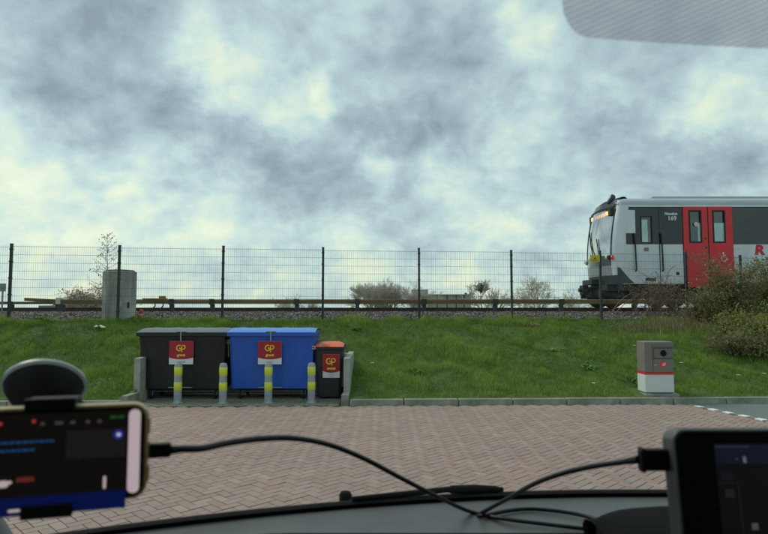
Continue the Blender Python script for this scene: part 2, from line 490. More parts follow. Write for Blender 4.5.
def lay_bricks():
    Wb, Lb = 0.1, 0.2; c45 = math.sqrt(0.5)
    pos = []
    for i in range(-260, 260):
        for j in range(-120, 120):
            # herringbone lattice: steps (1,1) and (4,0) in brick widths, one brick along and one across per cell
            bx, by = i + 4 * j, i
            for (cx, cy, hor) in ((bx + 1.0, by + 0.5, True), (bx + 0.5, by + 2.0, False)):
                X0, Y0 = cx * Wb, cy * Wb
                X = (X0 - Y0) * c45; Y = (X0 + Y0) * c45 + 6.0
                if -9.5 < X < 10.5 and 2.4 < Y < kerbY(X) - 0.06:
                    if (Vector((X, Y, 0)) - wl[0]).dot(wnrm) > -0.10: continue
                    if BAYX0 - 0.1 < X < BAYX1 + 0.1 and Y > kerbY(X) - 0.02: continue
                    pos.append((X, Y, R(45) if hor else R(135)))
    pos = np.array(pos)
    # choose the 300 that show largest and are not behind the dashboard or the devices
    d = pos[:, 1]; px = 384 + pos[:, 0] / d * F; py = 308 + 1.77 / d * F
    line = 491 + np.clip((470 - px) / 420, 0, 2) ** 1.6 * 42
    vis = (px > 8) & (px < 655) & (py < line - 4) & ~((px < 152) & (py < 505))
    order = np.where(vis, d + np.abs(pos[:, 0]) * 0.02, 1e6).argsort()
    near = set(order[:300].tolist())
    # one brick: bevelled top
    L2, W2, ch = Lb / 2 - 0.0035, Wb / 2 - 0.0035, 0.004
    tv = [(-L2, -W2, -0.03), (L2, -W2, -0.03), (L2, W2, -0.03), (-L2, W2, -0.03),
          (-L2, -W2, -ch), (L2, -W2, -ch), (L2, W2, -ch), (-L2, W2, -ch),
          (-L2 + ch, -W2 + ch, 0), (L2 - ch, -W2 + ch, 0), (L2 - ch, W2 - ch, 0), (-L2 + ch, W2 - ch, 0)]
    tf = [(8, 9, 10, 11)] + [(a, (a + 1) % 4, 4 + (a + 1) % 4, 4 + a) for a in range(4)] + [(4 + a, 4 + (a + 1) % 4, 8 + (a + 1) % 4, 8 + a) for a in range(4)]
    bm = bpy.data.meshes.new('brick'); bm.from_pydata(tv, [], tf); bm.materials.append(brick_material('paving_brick', False))
    tilt = RNG.normal(0, 0.006, (len(pos), 2)); dz = RNG.normal(0, 0.0012, len(pos))
    for i in sorted(near):
        o = bpy.data.objects.new('brick', bm); COL.objects.link(o); o.parent = paving
        o.location = (pos[i, 0], pos[i, 1], dz[i]); o.rotation_euler = (tilt[i, 0], tilt[i, 1], pos[i, 2])
    far = np.array([i for i in range(len(pos)) if i not in near])
    N = len(far); T = np.array(tv); p = pos[far]; c, s = np.cos(p[:, 2]), np.sin(p[:, 2])
    vx = T[None, :, 0] * c[:, None] - T[None, :, 1] * s[:, None] + p[:, 0, None]
    vy = T[None, :, 0] * s[:, None] + T[None, :, 1] * c[:, None] + p[:, 1, None]
    vz = T[None, :, 2] + dz[far][:, None] + T[None, :, 0] * tilt[far, 0][:, None] + T[None, :, 1] * tilt[far, 1][:, None]
    V = np.stack([vx, vy, vz], -1).reshape(-1, 3)
    Fi = (np.array(tf)[None] + (np.arange(N) * 12)[:, None, None]).reshape(-1)
    o = np_mesh('bricks', V, Fi, np.full(N * 9, 4), brick_material('paving_brick_field', True), {'shade': np.repeat(RNG.random(N), 12)})
    o.parent = paving; o['kind'] = 'stuff'; o['label'] = 'field of pinkish herringbone paving bricks'
lay_bricks()

# row of white blocks and the asphalt road beyond it
M_ASPH = mat('asphalt', lin(108, 113, 112), 0.9, var=0.14, vscale=30, bump=0.4, bscale=180)
n0 = wl[0] + wnrm * 0.06 - wdir * 0.15; n1 = wl[0] + wdir * 9 + wnrm * 0.06
road = MB().add([(n0.x, kerbY(n0.x), -0.004), (n1.x, n1.y, -0.004), (30, n1.y, -0.004), (30, kerbY(30), -0.004)], [(0, 1, 2, 3)]).build('road', M_ASPH)
struct(road)
M_WHITE_BLOCK = mat('white_block', lin(226, 226, 220), 0.8, var=0.10, vscale=25)
M_GREY_BLOCK = mat('grey_block', lin(122, 118, 114), 0.85, var=0.15, vscale=25)
step = (wl[1] - wl[0]).length / 5
for i in range(-1, 22):
    for half, mm in ((0, M_WHITE_BLOCK), (0.5, M_GREY_BLOCK)):
        if i == -1 and half == 0: continue
        c = wl[0] + wdir * step * (i + half)
        if c.y > kerbY(c.x) - 0.08: continue
        b = MB().box((0, 0, -0.02), (step * 0.5 - 0.008, 0.11, 0.044)).build('edge_block', mm, paving, bevel=0.004, seg=1)
        b.location = (c.x, c.y, 0.0); b.rotation_euler.z = math.atan2(wdir.y, wdir.x)

# kerb stones
M_KERB = mat('kerb_concrete', lin(150, 152, 142), 0.9, col2=lin(104, 112, 92), vscale=5, bump=0.5, bscale=50)
kerb = MB().add([(-20, kerbY(-20) + 0.01, -0.04), (24, kerbY(24) + 0.01, -0.04), (24, kerbY(24) + 0.13, -0.04), (-20, kerbY(-20) + 0.13, -0.04)], [(0, 1, 2, 3)]).build('kerb', M_KERB)
struct(kerb)
ks = MB().frustum((0, 0, -0.05), (0.99, 0.15, 0), (0, 0.01, 0.105), (0.986, 0.125, 0)).build('kerb_stone', M_KERB, kerb, bevel=0.012)
first = True
def put_kerb(x, L=1.0):
    global first
    o = ks if first else ks.copy()
    if not first: COL.objects.link(o); o.parent = kerb
    first = False
    o.location = (x, kerbY(x) + 0.07 + random.uniform(-0.004, 0.004), random.uniform(-0.004, 0.004)); o.rotation_euler.z = KA + random.uniform(-0.004, 0.004); o.scale.x = L
x = BAYX1 + 0.15 + 0.5
while x < 22: put_kerb(x); x += 1.0
x = BAYX0 - 0.15 - 0.5
while x > -18: put_kerb(x); x -= 1.0

for xr in (BAYX0 - 0.075, BAYX1 + 0.075):            # short return stones up to the bay walls
    y0_, y1_ = kerbY(xr) + 0.0, 11.515
    MB().frustum((xr, (y0_ + y1_) / 2, -0.05), (0.15, y1_ - y0_, 0), (xr, (y0_ + y1_) / 2, 0.19), (0.13, y1_ - y0_ - 0.01, 0)).build('kerb_stone', M_KERB, kerb, bevel=0.012)

# bay for the bins: floor of grey pavers, walls of concrete
M_BAYF = mat('bay_sand', lin(70, 72, 58), 0.95, var=0.3, vscale=12)
bay = MB().add([(BAYX0 - 0.05, kerbY(BAYX0), -0.012), (BAYX1 + 0.05, kerbY(BAYX1), -0.012), (BAYX1 + 0.05, BAYY, -0.012), (BAYX0 - 0.05, BAYY, -0.012)], [(0, 1, 2, 3)]).build('bay_floor', M_BAYF)
struct(bay)
M_PAVER = mat('bay_paver', lin(138, 136, 124), 0.9, col2=lin(100, 102, 86), vscale=6, rand=0.18)
pv = bpy.data.meshes.new('paver')
tmp = MB().frustum((0, 0, -0.03), (0.204, 0.1, 0), (0, 0, 0.006), (0.198, 0.094, 0)); pv.from_pydata(tmp.v, [], tmp.f); pv.materials.append(M_PAVER)
cnt = 0
for r_ in range(14):
    y0 = 0.06 + r_ * 0.106
    x = BAYX0 + (0.1 if r_ % 2 else 0.0) + 0.1
    while x < BAYX1 - 0.05:
        if cnt < 290:
            o = bpy.data.objects.new('paver', pv); COL.objects.link(o); o.parent = bay
            o.location = (x, kerbY(x) + y0, random.uniform(-0.003, 0.002)); o.rotation_euler = (random.gauss(0, 0.01), random.gauss(0, 0.01), KA); cnt += 1
        x += 0.21
M_CONC = mat('concrete', lin(176, 174, 166), 0.9, col2=lin(134, 134, 124), vscale=4, bump=0.3, bscale=40)
for (xa, xb, lab) in ((BAYX0 - 0.14, BAYX0 - 0.02, 'pale concrete retaining slab left of the black container'), (BAYX1 + 0.02, BAYX1 + 0.14, 'pale concrete retaining slab right of the small wheeled bin')):
    ya = 11.52
    m_ = MB().prism([(xa, ya, -0.05), (xa, ya + 1.55, -0.05), (xa, ya + 1.55, 0.84), (xa, ya, 0.82)], (xb - xa, 0, 0))
    tag(m_.build('retaining_slab', M_CONC, world=True, bevel=0.012), lab, 'wall', 'concrete slabs of the bin bay')
m_ = MB().span((BAYX0 - 0.0, BAYY - 0.02, -0.05), (BAYX1 + 0.0, BAYY + 0.1, 0.80))
tag(m_.build('retaining_slab', M_CONC, world=True, bevel=0.012), 'concrete back slab hidden behind the containers', 'wall', 'concrete slabs of the bin bay')

# ------------------------------------------------------------------ fence
M_FENCE = mat('fence_green_black', lin(44, 50, 50), 0.55, var=0.2, vscale=10)
M_WIRE = mat('fence_wire', lin(70, 78, 76), 0.5)
def build_fence():
    f = thing('mesh_fence', 'tall dark wire mesh fence with slim posts on top of the grass bank', 'fence', (FP[0][0], FP[0][1], FENCE_Z))
    H = 1.83
    post = None
    for (x, y) in FP:
        if post is None:
            cl0 = MB().span((-0.026, -0.03, -0.3), (0.026, 0.03, H + 0.05)).span((-0.03, -0.034, H + 0.05), (0.03, 0.034, H + 0.075))
            for zc in (0.25, 0.65, 1.05, 1.45, 1.75): cl0.span((-0.033, -0.048, zc), (0.033, 0.036, zc + 0.03))
            post = o = cl0.build('post', M_FENCE, f)
        else:
            o = post.copy(); COL.objects.link(o); o.parent = f
        o.location = (x - FP[0][0], y - FP[0][1], random.uniform(-0.015, 0.015))
    pm = MB()
    Lp = 2.46
    n = int(Lp / 0.05)
    for i in range(n + 1):
        x = 0.03 + i * Lp / n
        pm.tube([(x, -0.04, 0.02), (x, -0.04, H + 0.02)], 0.0021, 4, False)
    for k in range(10):
        z = 0.03 + k * 0.199
        for dy in (-0.047, -0.033):
            pm.tube([(0.03, dy, z), (0.03 + Lp, dy, z)], 0.0027, 4, False)
    panel = None
    for (a, b) in zip(FP[:-1], FP[1:]):
        if panel is None: panel = pm.build('mesh_panel', M_WIRE, f); o = panel
        else: o = panel.copy(); COL.objects.link(o); o.parent = f
        o.location = (a[0] - FP[0][0], a[1] - FP[0][1], random.uniform(-0.01, 0.01)); o.rotation_euler.z = math.atan2(b[1] - a[1], b[0] - a[0])
    return f
build_fence()

def fence_sign():
    p = P(595, 258.5, Y=0.0 + float(fenceY(5.7)) - 0.06)
    t = thing('warning_sign', 'small yellow warning plate on the fence in front of the train nose', 'sign', (p.x, p.y, p.z - 0.09))
    a = math.atan2(SY, SX)
    M_Y = mat('sign_yellow', lin(205, 178, 40), 0.5, var=0.1, vscale=12)
    pl = MB().span((-0.135, -0.004, 0), (0.135, 0.0, 0.185)).build('plate', M_Y, t, bevel=0.002, seg=1)
    M_K = mat('sign_black', lin(92, 78, 30), 0.5)
    MB().prism([(-0.035, -0.0055, 0.07), (0.035, -0.0055, 0.07), (0.0, -0.0055, 0.135)], (0, 0.001, 0)).build('warning_triangle', M_K, t)
    MB().span((-0.1, -0.0055, 0.03), (0.1, -0.0045, 0.045)).build('print_line', M_K, t)
    t.rotation_euler.z = a
fence_sign()

# ------------------------------------------------------------------ railway
M_RAIL = mat('rail_steel', lin(52, 46, 44), 0.55, 0.3, col2=lin(84, 62, 50), vscale=6)
M_SLEEP = mat('sleeper_concrete', lin(130, 126, 120), 0.9, var=0.2, vscale=5)
RAILZ = P(384, 307.6, Y=20.6).z
def build_track():
    t = thing('railway_track', 'railway track with dark steel rails on the ballast behind the fence', 'track', (0, 21.33, 1.55))
    for y in (20.612, 22.048):
        prof = [(-0.075, -0.16), (0.075, -0.16), (0.075, -0.145), (0.012, -0.125), (0.012, -0.04), (0.036, -0.03), (0.036, 0), (-0.036, 0), (-0.036, -0.03), (-0.012, -0.04), (-0.012, -0.125), (-0.075, -0.145)]
        MB().prism([(-60, y + a, RAILZ + b) for a, b in prof], (120, 0, 0)).build('rail', M_RAIL, t, world=True)
    s0 = None
    for i in range(-30, 34):
        if s0 is None:
            s0 = MB().frustum((0, 0, -0.18), (0.28, 2.5, 0), (0, 0, 0), (0.22, 2.48, 0)).build('sleeper', M_SLEEP, t); o = s0
        else:
            o = s0.copy(); COL.objects.link(o); o.parent = t
        o.location = (i * 0.62, 0, RAILZ - 0.162 - 1.55)
build_track()
M_BEAM = mat('third_rail_cover', lin(128, 104, 66), 0.7, col2=lin(88, 68, 46), vscale=3, stretch=(0.3, 1, 1))
M_BEAMD = mat('third_rail_dark', lin(92, 76, 60), 0.7, col2=lin(60, 52, 46), vscale=3, stretch=(0.3, 1, 1))
M_BRKT = mat('bracket_dark', lin(58, 56, 54), 0.7, var=0.2)
M_INS = mat('insulator', lin(196, 194, 186), 0.5, var=0.1)
def third_rail(Y, x0, x1, ytop, ybot, m, posts, label, ramp=None):
    zt = P(384, ytop, Y=Y).z; zb = P(384, ybot, Y=Y).z
    t = thing('conductor_rail', label, 'rail', ((x0 + x1) / 2, Y, 1.58), 'conductor rails of the railway')
    x = x0; seg = 9.0; 
    while x < x1 - 0.01:                             # lengths of cover
        e = min(x + seg, x1)
        MB().prism([(x + 0.006, Y - 0.085, zb), (x + 0.006, Y - 0.085, zt - 0.03), (x + 0.006, Y - 0.06, zt), (x + 0.006, Y + 0.08, zt), (x + 0.006, Y + 0.08, zb)], (e - x - 0.012, 0, 0)).build('cover', m, t, world=True)
        x = e
    if ramp:
        a, b, c = ramp
        MB().prism([(a.x, Y - 0.08, a.z), (c.x, Y - 0.08, c.z), (c.x, Y - 0.08, c.z + 0.12), (a.x, Y - 0.08, a.z + 0.10)], (0, 0.16, 0)).build('end_ramp', m, t, world=True)
    for px in posts:
        X = P(px, 303, Y=Y).x
        o = MB().span((X - 0.06, Y - 0.08, 1.50), (X + 0.06, Y + 0.08, zb - 0.005)).span((X - 0.085, Y - 0.115, zb - 0.03), (X + 0.085, Y - 0.09, zt + 0.012)).build('bracket', M_BRKT, t, world=True, bevel=0.01, seg=1)
    return t, zt, zb
N_Y = 19.85
t, zt, zb = third_rail(N_Y, P(58.5, 303, Y=N_Y).x, 40, 299.3, 303.8, M_BEAM, [172, 212.5, 297, 357.5, 424, 495, 561, 634, 700],
           'ochre covered conductor rail beside the near running rail', (P(25.5, 300.8, Y=N_Y), None, P(59, 303.2, Y=N_Y)))
X = P(59.5, 303, Y=N_Y).x
MB().span((X - 0.08, N_Y - 0.12, zb - 0.02), (X + 0.08, N_Y + 0.1, zt + 0.06)).build('end_clamp', M_INS, t, world=True, bevel=0.02)
MB().span((X - 0.02, N_Y - 0.1, 1.5), (X + 0.16, N_Y + 0.1, zb - 0.02)).build('bracket', M_BRKT, t, world=True, bevel=0.01)
xa, xb = P(143, 300, Y=N_Y).x, P(167, 300, Y=N_Y).x
M_YEL = mat('fitting_yellow', lin(158, 128, 58), 0.7, var=0.2)
MB().span((xa, N_Y - 0.1, zt + 0.003), (xb, N_Y + 0.09, zt + 0.035)).span((xa + 0.55, N_Y - 0.1, zt + 0.036), (xb - 0.05, N_Y + 0.06, zt + 0.11)).build('yellow_fitting', M_YEL, t, world=True, bevel=0.01)
for px in (155, 163):
    a = P(px, 304, Y=N_Y - 0.1); b = P(px - 2.5, 310.5, Y=N_Y - 0.2)
    MB().tube([a, a * 0.7 + b * 0.3 + Vector((0.03, 0, 0)), a * 0.3 + b * 0.7 + Vector((-0.02, 0, 0)), b], 0.022, 6).build('feed_cable', M_BRKT, t, world=True, smooth=True)
third_rail(22.85, -45, P(120, 303, Y=22.85).x, 301.6, 304.2, M_BEAMD, [-30, 12, 58], 'thin dark conductor rail beyond the track at far left')
bx = P(41, 308, Y=24.2), P(57, 308, Y=24.2)
tag(MB().span((bx[0].x, 24.0, 1.25), (bx[1].x, 24.5, P(384, 305.4, Y=24.2).z)).build('cable_trough', mat('trough_concrete', lin(140, 142, 144), 0.9, var=0.12), world=True, bevel=0.02), 'low grey concrete trough beyond the rails at far left', 'trough')

# concrete ring, small sign, orange marker
def build_ring():
    c = P(118.8, 320, Y=15.45); zt = P(118.8, 271.5, Y=15.45).z
    Rr = 0.405; z0 = 1.36; H = zt - z0
    t = thing('concrete_ring', 'weathered grey concrete cylinder standing behind the fence', 'concrete pipe', (c.x, 15.45, z0))
    m = mat('ring_concrete', lin(190, 188, 178), 0.92, col2=lin(104, 104, 98), vscale=2.4, bump=0.7, bscale=25, stretch=(1.6, 1.6, 0.35))
    MB().lathe([(Rr, 0), (Rr, H - 0.02), (Rr - 0.02, H)], 12, caps=False).lathe([(Rr - 0.02, H), (Rr - 0.07, H), (Rr - 0.07, 0)], 12, caps=False).build('shell', m, t)
    MB().lathe([(Rr - 0.05, H - 0.03), (Rr - 0.06, H + 0.03), (0.02, H + 0.055)], 12).build('lid', mat('ring_lid', lin(96, 98, 88), 0.95, col2=lin(66, 72, 54), vscale=5), t)
    MB().lathe([(Rr + 0.05, -0.1), (Rr + 0.05, 0.07), (Rr + 0.03, 0.09)], 12).build('foot', mat('ring_foot', lin(92, 94, 84), 0.95, col2=lin(60, 66, 48), vscale=5), t)
    MB().box((0.33, -0.235, H * 0.36), (0.05, 0.03, 0.14), Matrix.Rotation(R(35), 3, 'Z')).build('vent_slot', M_BRKT, t)
    MB().box((0.17, -0.375, H * 0.38), (0.10, 0.012, 0.14), Matrix.Rotation(R(24), 3, 'Z')).build('patch', M_INS, t)
build_ring()
p = P(1.5, 320, Y=15.9)
t = thing('post_sign', 'small grey square plate on a thin pole at the left edge', 'sign', (p.x, 15.9, 1.38))
zt = P(1.5, 283.5, Y=15.9).z - 1.38; zb = P(1.5, 291.5, Y=15.9).z - 1.38
MB().tube([(0, 0, -0.2), (0, 0, zt - 0.02)], 0.02, 8).build('pole', mat('galvanised', lin(140, 142, 140), 0.5, 0.4), t)
MB().span((-0.10, -0.032, zb), (0.10, -0.024, zt)).build('plate', mat('plate_grey', lin(140, 142, 138), 0.5, var=0.15), t, bevel=0.003)
p = P(141, 321, Y=15.6)
t = thing('marker_cone', 'small orange marker with a pale band beside the concrete cylinder', 'marker', (p.x, 15.6, 1.455))
M_OR = mat('marker_orange', lin(214, 96, 52), 0.6, var=0.15)
MB().lathe([(0.10, 0), (0.10, 0.02), (0.055, 0.04), (0.05, 0.13)], 12).build('base', M_OR, t, smooth=True)
MB().lathe([(0.049, 0.13), (0.047, 0.165)], 12).build('band', M_INS, t, smooth=True)
MB().lathe([(0.047, 0.165), (0.055, 0.20), (0.05, 0.26), (0.02, 0.285)], 12).build('head', mat('marker_red', lin(190, 70, 48), 0.6), t, smooth=True)

# ------------------------------------------------------------------ train
M_TB = mat('train_silver', lin(226, 229, 235), 0.35, 0.1, col2=lin(204, 206, 210), vscale=1.8, rvar=0.15, stretch=(1, 1, 0.35))
M_TR = mat('train_red', lin(222, 48, 56), 0.4, var=0.06, vscale=2)
M_TK = mat('train_black', lin(36, 42, 46), 0.22, var=0.1, vscale=1.2, coat=0.3)
M_TG = mat('train_dark_glass', lin(26, 32, 36), 0.05, spec=0.8, var=0.12, vscale=0.8)
M_TD = mat('train_underframe', lin(40, 42, 42), 0.7, var=0.25, vscale=3)
M_TS = mat('train_skirt', lin(66, 78, 78), 0.45, var=0.12, vscale=1.5)
M_TRF = mat('train_roof', lin(168, 176, 182), 0.5, var=0.08, vscale=1)
M_TI = mat('train_interior', lin(150, 150, 146), 0.7)
M_TI2 = mat('train_interior_dark', lin(60, 64, 66), 0.8)
M_TGL = glass('train_clear_glass', (0.72, 0.80, 0.78, 1), 0.10)
M_TGS = glass('train_windscreen_glass', (0.55, 0.64, 0.62, 1), 0.68)
def build_train():
    YN, YF = 20.0, 22.66
    YC = (YN + YF) / 2
    X = lambda px: P(px, 250, Y=YN).x
    Zp = lambda py: P(384, py, Y=YN).z
    XE = 27.0
    T = thing('metro_train', 'silver and red metro train with dark window band behind the fence', 'train', (X(690), YC, RAILZ))
    z0, zb0, zb1, zc = Zp(284), Zp(244.3), Zp(208), Zp(205)
    def pane(name, xa, xb, za, zb, m, parent=T, off=0.004, th=0.02, side=0, bevel=0):
        ya = YN - off if side == 0 else YF + off
        yb = ya + th if side == 0 else ya - th
        return MB().span((xa, ya, za), (xb, yb, zb)).build(name, m, parent, world=True, bevel=bevel, seg=1)
    # --- body side sheets with real openings
    cw = (X(642.2), X(651.8), Zp(242.2), Zp(217))
    dw = [(X(689.3), X(702), Zp(243), Zp(210.3)), (X(713), X(725.8), Zp(243), Zp(210.3))]
    holes = [cw] + dw
    fh = lambda x0, x1, y0, y1: (P(x0, y0, Y=YF).x, P(x1, y0, Y=YF).x, P(x0, y0, Y=YF).z, min(P(x0, y1, Y=YF).z, zc - 0.1))
    far_holes = [fh(638, 655, 243, 214), fh(697.5, 703.5, 242.6, 223), fh(713.5, 725, 242.6, 223)]
    xsn = sorted({X(622), XE, *[h_[k_] for h_ in far_holes for k_ in (0, 1)], *[h_[0] for h_ in holes], *[h_[1] for h_ in holes]})
    zsn = sorted({z0, zc, *[h_[k_] for h_ in far_holes for k_ in (2, 3)], *[h_[2] for h_ in holes], *[h_[3] for h_ in holes]})
    def in_hole(x, z, hs): return any(h_[0] < x < h_[1] and h_[2] < z < h_[3] for h_ in hs)
    body = MB()
    for Y, s in ((YN, 1), (YF, -1)):
        for a, b in zip(xsn[:-1], xsn[1:]):
            for c, d in zip(zsn[:-1], zsn[1:]):
                if in_hole((a + b) / 2, (c + d) / 2, holes if s == 1 else far_holes): continue
                body.span((a, Y, c), (b, Y + 0.06 * s, d))
    B = body.build('body_side', M_TB, T, world=True)
    for h_ in far_holes: pane('window', h_[0], h_[1], h_[2], h_[3], M_TGL, B, -0.02, 0.004, 1)
    # --- nose surface: plan path (near side -> front -> far side) by height rows
    Xc = X(611.5)
    path = []
    rc = 0.32
    for k in range(7):
        q = k / 6 * math.pi / 2
        path.append((rc - rc * math.sin(q), rc - rc * math.cos(q)))
    hw = (YF - YN) / 2
    for k in range(1, 10):
        y = rc + (2 * hw - 2 * rc) * k / 10
        path.append((-0.20 * (1 - ((y - hw) / (hw - rc)) ** 2), y))
    for k in range(7):
        q = (6 - k) / 6 * math.pi / 2
        path.append((rc - rc * math.sin(q), 2 * hw - (rc - rc * math.cos(q))))
    path = [(X(622) - Xc, 0.0)] + path + [(X(622) - Xc, 2 * hw)]
    zrows = [Zp(290), z0, Zp(275), Zp(265), Zp(254.5), Zp(245), Zp(235), Zp(225), Zp(215), Zp(207.5), Zp(203), Zp(199.5)]
    def front(z):
        a = max(0, z - Zp(250)); b = max(0, Zp(272) - z)
        return 0.05 * a + 0.075 * a * a + 0.30 * b
    def pt(i, z):
        dx, dy = path[i]
        top = max(0.0, z - zc) / (Zp(199.5) - zc)
        f = max(0.0, 1 - max(0, dx) / (X(622) - Xc))
        ins = 0.16 * top ** 1.6
        y = min(max(dy, ins), 2 * hw - ins)
        return Vector((Xc + dx + front(z) * f, YN + y, z))
    np_ = len(path)
    sel = {'shell': [], 'shell_far': [], 'windscreen': [], 'mask': [], 'brow': [], 'apron': [], 'skirt': []}
    for j in range(len(zrows) - 1):
        for i in range(np_ - 1):
            inner = 5 <= i <= np_ - 7
            zm = (zrows[j] + zrows[j + 1]) / 2
            if zm < Zp(275): key = 'skirt'
            elif inner and Zp(254.5) < zm < Zp(207.5): key = 'windscreen'
            elif inner and Zp(275) < zm < Zp(265): key = 'apron'
            elif inner and Zp(265) < zm < Zp(254.5): key = 'mask'
            elif inner and zm > Zp(207.5): key = 'brow'
            else: key = 'shell' if i < np_ // 2 else 'shell_far'
            sel[key].append([pt(i, zrows[j]), pt(i + 1, zrows[j]), pt(i + 1, zrows[j + 1]), pt(i, zrows[j + 1])])
    for key, nm, m in (('shell', 'nose_shell', M_TB), ('shell_far', 'nose_shell', M_TB), ('windscreen', 'windscreen', M_TGS), ('mask', 'front_mask', M_TK), ('brow', 'front_brow', M_TK), ('apron', 'front_apron', mat('apron_grey', lin(138, 144, 148), 0.4)), ('skirt', 'nose_skirt', M_TS)):
        b = MB(); look = {}
        for quad in sel[key]:
            ids = []
            for p in quad:
                kk = (round(p.x, 4), round(p.y, 4), round(p.z, 4))
                if kk not in look: look[kk] = len(b.v); b.v.append(tuple(p))
                ids.append(look[kk])
            b.f.append(tuple(ids))
        o = b.build(nm, m, T, world=True, smooth=True)
        if key == 'windscreen': WS = o
        if key == 'shell': NS = o
        if key == 'mask': MK = o
    # dark sweep of the skirt on the side
    MB().prism([(X(606), YN - 0.004, Zp(283.5)), (X(634), YN - 0.004, Zp(283.5)), (X(629), YN - 0.004, Zp(279)), (X(619.5), YN - 0.004, Zp(267.5)), (X(617), YN - 0.004, Zp(267)), (X(617), YN - 0.004, Zp(276))], (0, 0.01, 0)).build('side_skirt', M_TS, T, world=True)
    # roof: arc section pushed along the car
    arc = []
    for k in range(13):
        q = math.pi * k / 12
        y = YC - (hw) * math.copysign(abs(math.cos(q)) ** 0.55, math.cos(q))
        arc.append((y, zc + (Zp(195.2) - zc) * math.sin(q) ** 0.75))
    rows = []
    for xx, sc in ((X(619), 0.30), (X(620), 0.62), (X(622.5), 0.86), (X(627), 0.97), (X(634), 1.0), (XE, 1.0)):
        rows.append([(xx, YC + (y - YC) * (0.985 if sc < 0.9 else 1), zc + (z - zc) * sc) for y, z in arc])
    rf = MB().grid(rows).build('roof', M_TRF, T, world=True, smooth=True)
    # cooling unit and ridge lines along the roof
    MB().prism([(X(650), YN + 0.28, Zp(199.5)), (X(660), YN + 0.28, Zp(197.2)), (XE, YN + 0.28, Zp(197.2)), (XE, YN + 0.28, Zp(199.9))], (0, 0.10, 0)).build('roof_rail', M_TB, rf, world=True)
    MB().span((X(660), YN + 0.5, Zp(198)), (XE - 2, YF - 0.5, Zp(193.2))).build('cooling_unit', M_TRF, rf, world=True, bevel=0.05)
    # black roof fairing over the windscreen and a horn
    rows = []
    for s, zz, back in ((0, Zp(206.2), 0.0), (0.25, Zp(202), 0.01), (0.4, Zp(197.5), 0.06), (0.55, Zp(195.2), 0.14), (0.8, Zp(195.0), 0.26), (1.0, Zp(198.0), 0.42)):
        rows.append([Vector((Xc + path[i][0] * (1 - s * 0.3) + front(zz) * 1.0 - 0.012 + back, YC + (YN + path[i][1] - YC) * (1 - s * 0.16), zz)) for i in range(5, np_ - 5)])
    MB().grid(rows).build('roof_fairing', mat('fairing_black', lin(36, 40, 42), 0.7, spec=0.2), T, world=True, smooth=True)
    q = P(612.5, 197, Y=YN + 0.35)
    MB().lathe([(0.05, -0.28), (0.08, -0.16), (0.10, 0.0), (0.08, 0.06), (0.02, 0.08)], 14, q, Matrix.Rotation(R(35), 3, 'Y')).build('roof_camera', M_TK, T, world=True, smooth=True)
    # destination display inside the top of the windscreen
    dz0, dz1 = Zp(213.0), Zp(208.7)
    MB().span((Xc + 0.10, YN + 0.30, dz0 - 0.03), (Xc + 0.42, YF - 0.3, dz1 + 0.06)).build('display_box', M_TI2, T, world=True)
    M_DISP = mat('display_amber', lin(80, 40, 16), 0.5, emit=(1.0, 0.30, 0.06, 1), estr=5.0)
    for k in range(9):
        w_ = random.uniform(0.09, 0.16)
        MB().span((Xc + 0.088, YN + 0.50 + k * 0.185, dz0 + 0.01), (Xc + 0.098, YN + 0.50 + k * 0.185 + w_, dz1 - 0.01)).build('display_segment', M_DISP, T, world=True)
    # cab inside
    MB().span((X(682), YN + 0.1, z0), (X(683), YF - 0.1, zc)).build('cab_bulkhead', M_TI2, T, world=True)
    MB().span((Xc + 0.35, YN + 0.3, z0), (Xc + 0.75, YF - 0.3, Zp(252))).build('driver_desk', M_TI2, T, world=True, bevel=0.05)
    MB().span((X(640) + 0.1, YC - 0.65, z0 + 0.4), (X(640) + 0.22, YC - 0.15, Zp(228))).build('driver_seat', M_TI2, T, world=True, bevel=0.05)
    MB().span((X(622), YN + 0.06, z0 - 0.02), (XE, YF - 0.06, z0 + 0.03)).build('floor', M_TI2, T, world=True)
    MB().span((X(622), YN + 0.08, zc - 0.0), (XE, YF - 0.08, zc + 0.03)).build('ceiling', M_TI, T, world=True)
    # wiper on the windscreen
    a, b = pt(11, Zp(253)), pt(14, Zp(226)); o_ = Vector((-0.04, 0, 0))
    wv = MB().tube([a + o_, (a + b) / 2 + o_ * 1.5, b + o_], 0.022, 6).build('wiper', M_TD, WS, world=True)
    a, b = pt(9, Zp(252)), pt(10, Zp(236))
    MB().tube([a + o_, b + o_], 0.018, 6).build('wiper', M_TD, WS, world=True)
    for ii in (5, np_ - 6):                              # rubber seal down each side of the windscreen
        MB().tube([pt(ii, z_) + Vector((-0.006, 0, 0)) for z_ in zrows[4:10]], 0.022, 6).build('windscreen_seal', M_TD, WS, world=True, smooth=True)
    # head and tail lamps in the mask
    M_LAMP = mat('lamp_white', lin(226, 228, 222), 0.2)
    M_TAIL = mat('lamp_red', lin(220, 40, 50), 0.3, emit=(1, 0.05, 0.08, 1), estr=0.12)
    for i, dy, m, nm in ((0, 0, M_LAMP, 'headlight'), (1, 0, M_TAIL, 'tail_light')):
        c = P(606.8 + i * 6.2, 257.5, Y=YN + 0.28 - i * 0.22)
        MB().lathe([(0.085, 0.0), (0.075, 0.045), (0.03, 0.06)], 14, (c.x, c.y, c.z), Matrix.Rotation(R(-90), 3, 'Y') @ Matrix.Rotation(R(-50 if i else -25), 3, 'X')).build(nm, m, T, world=True, smooth=True)
        c2 = Vector((c.x, YF - (c.y - YN), c.z))
        MB().lathe([(0.085, 0.0), (0.075, 0.045), (0.03, 0.06)], 14, c2, Matrix.Rotation(R(-90), 3, 'Y') @ Matrix.Rotation(R(50 if i else 25), 3, 'X')).build(nm, m, T, world=True, smooth=True)
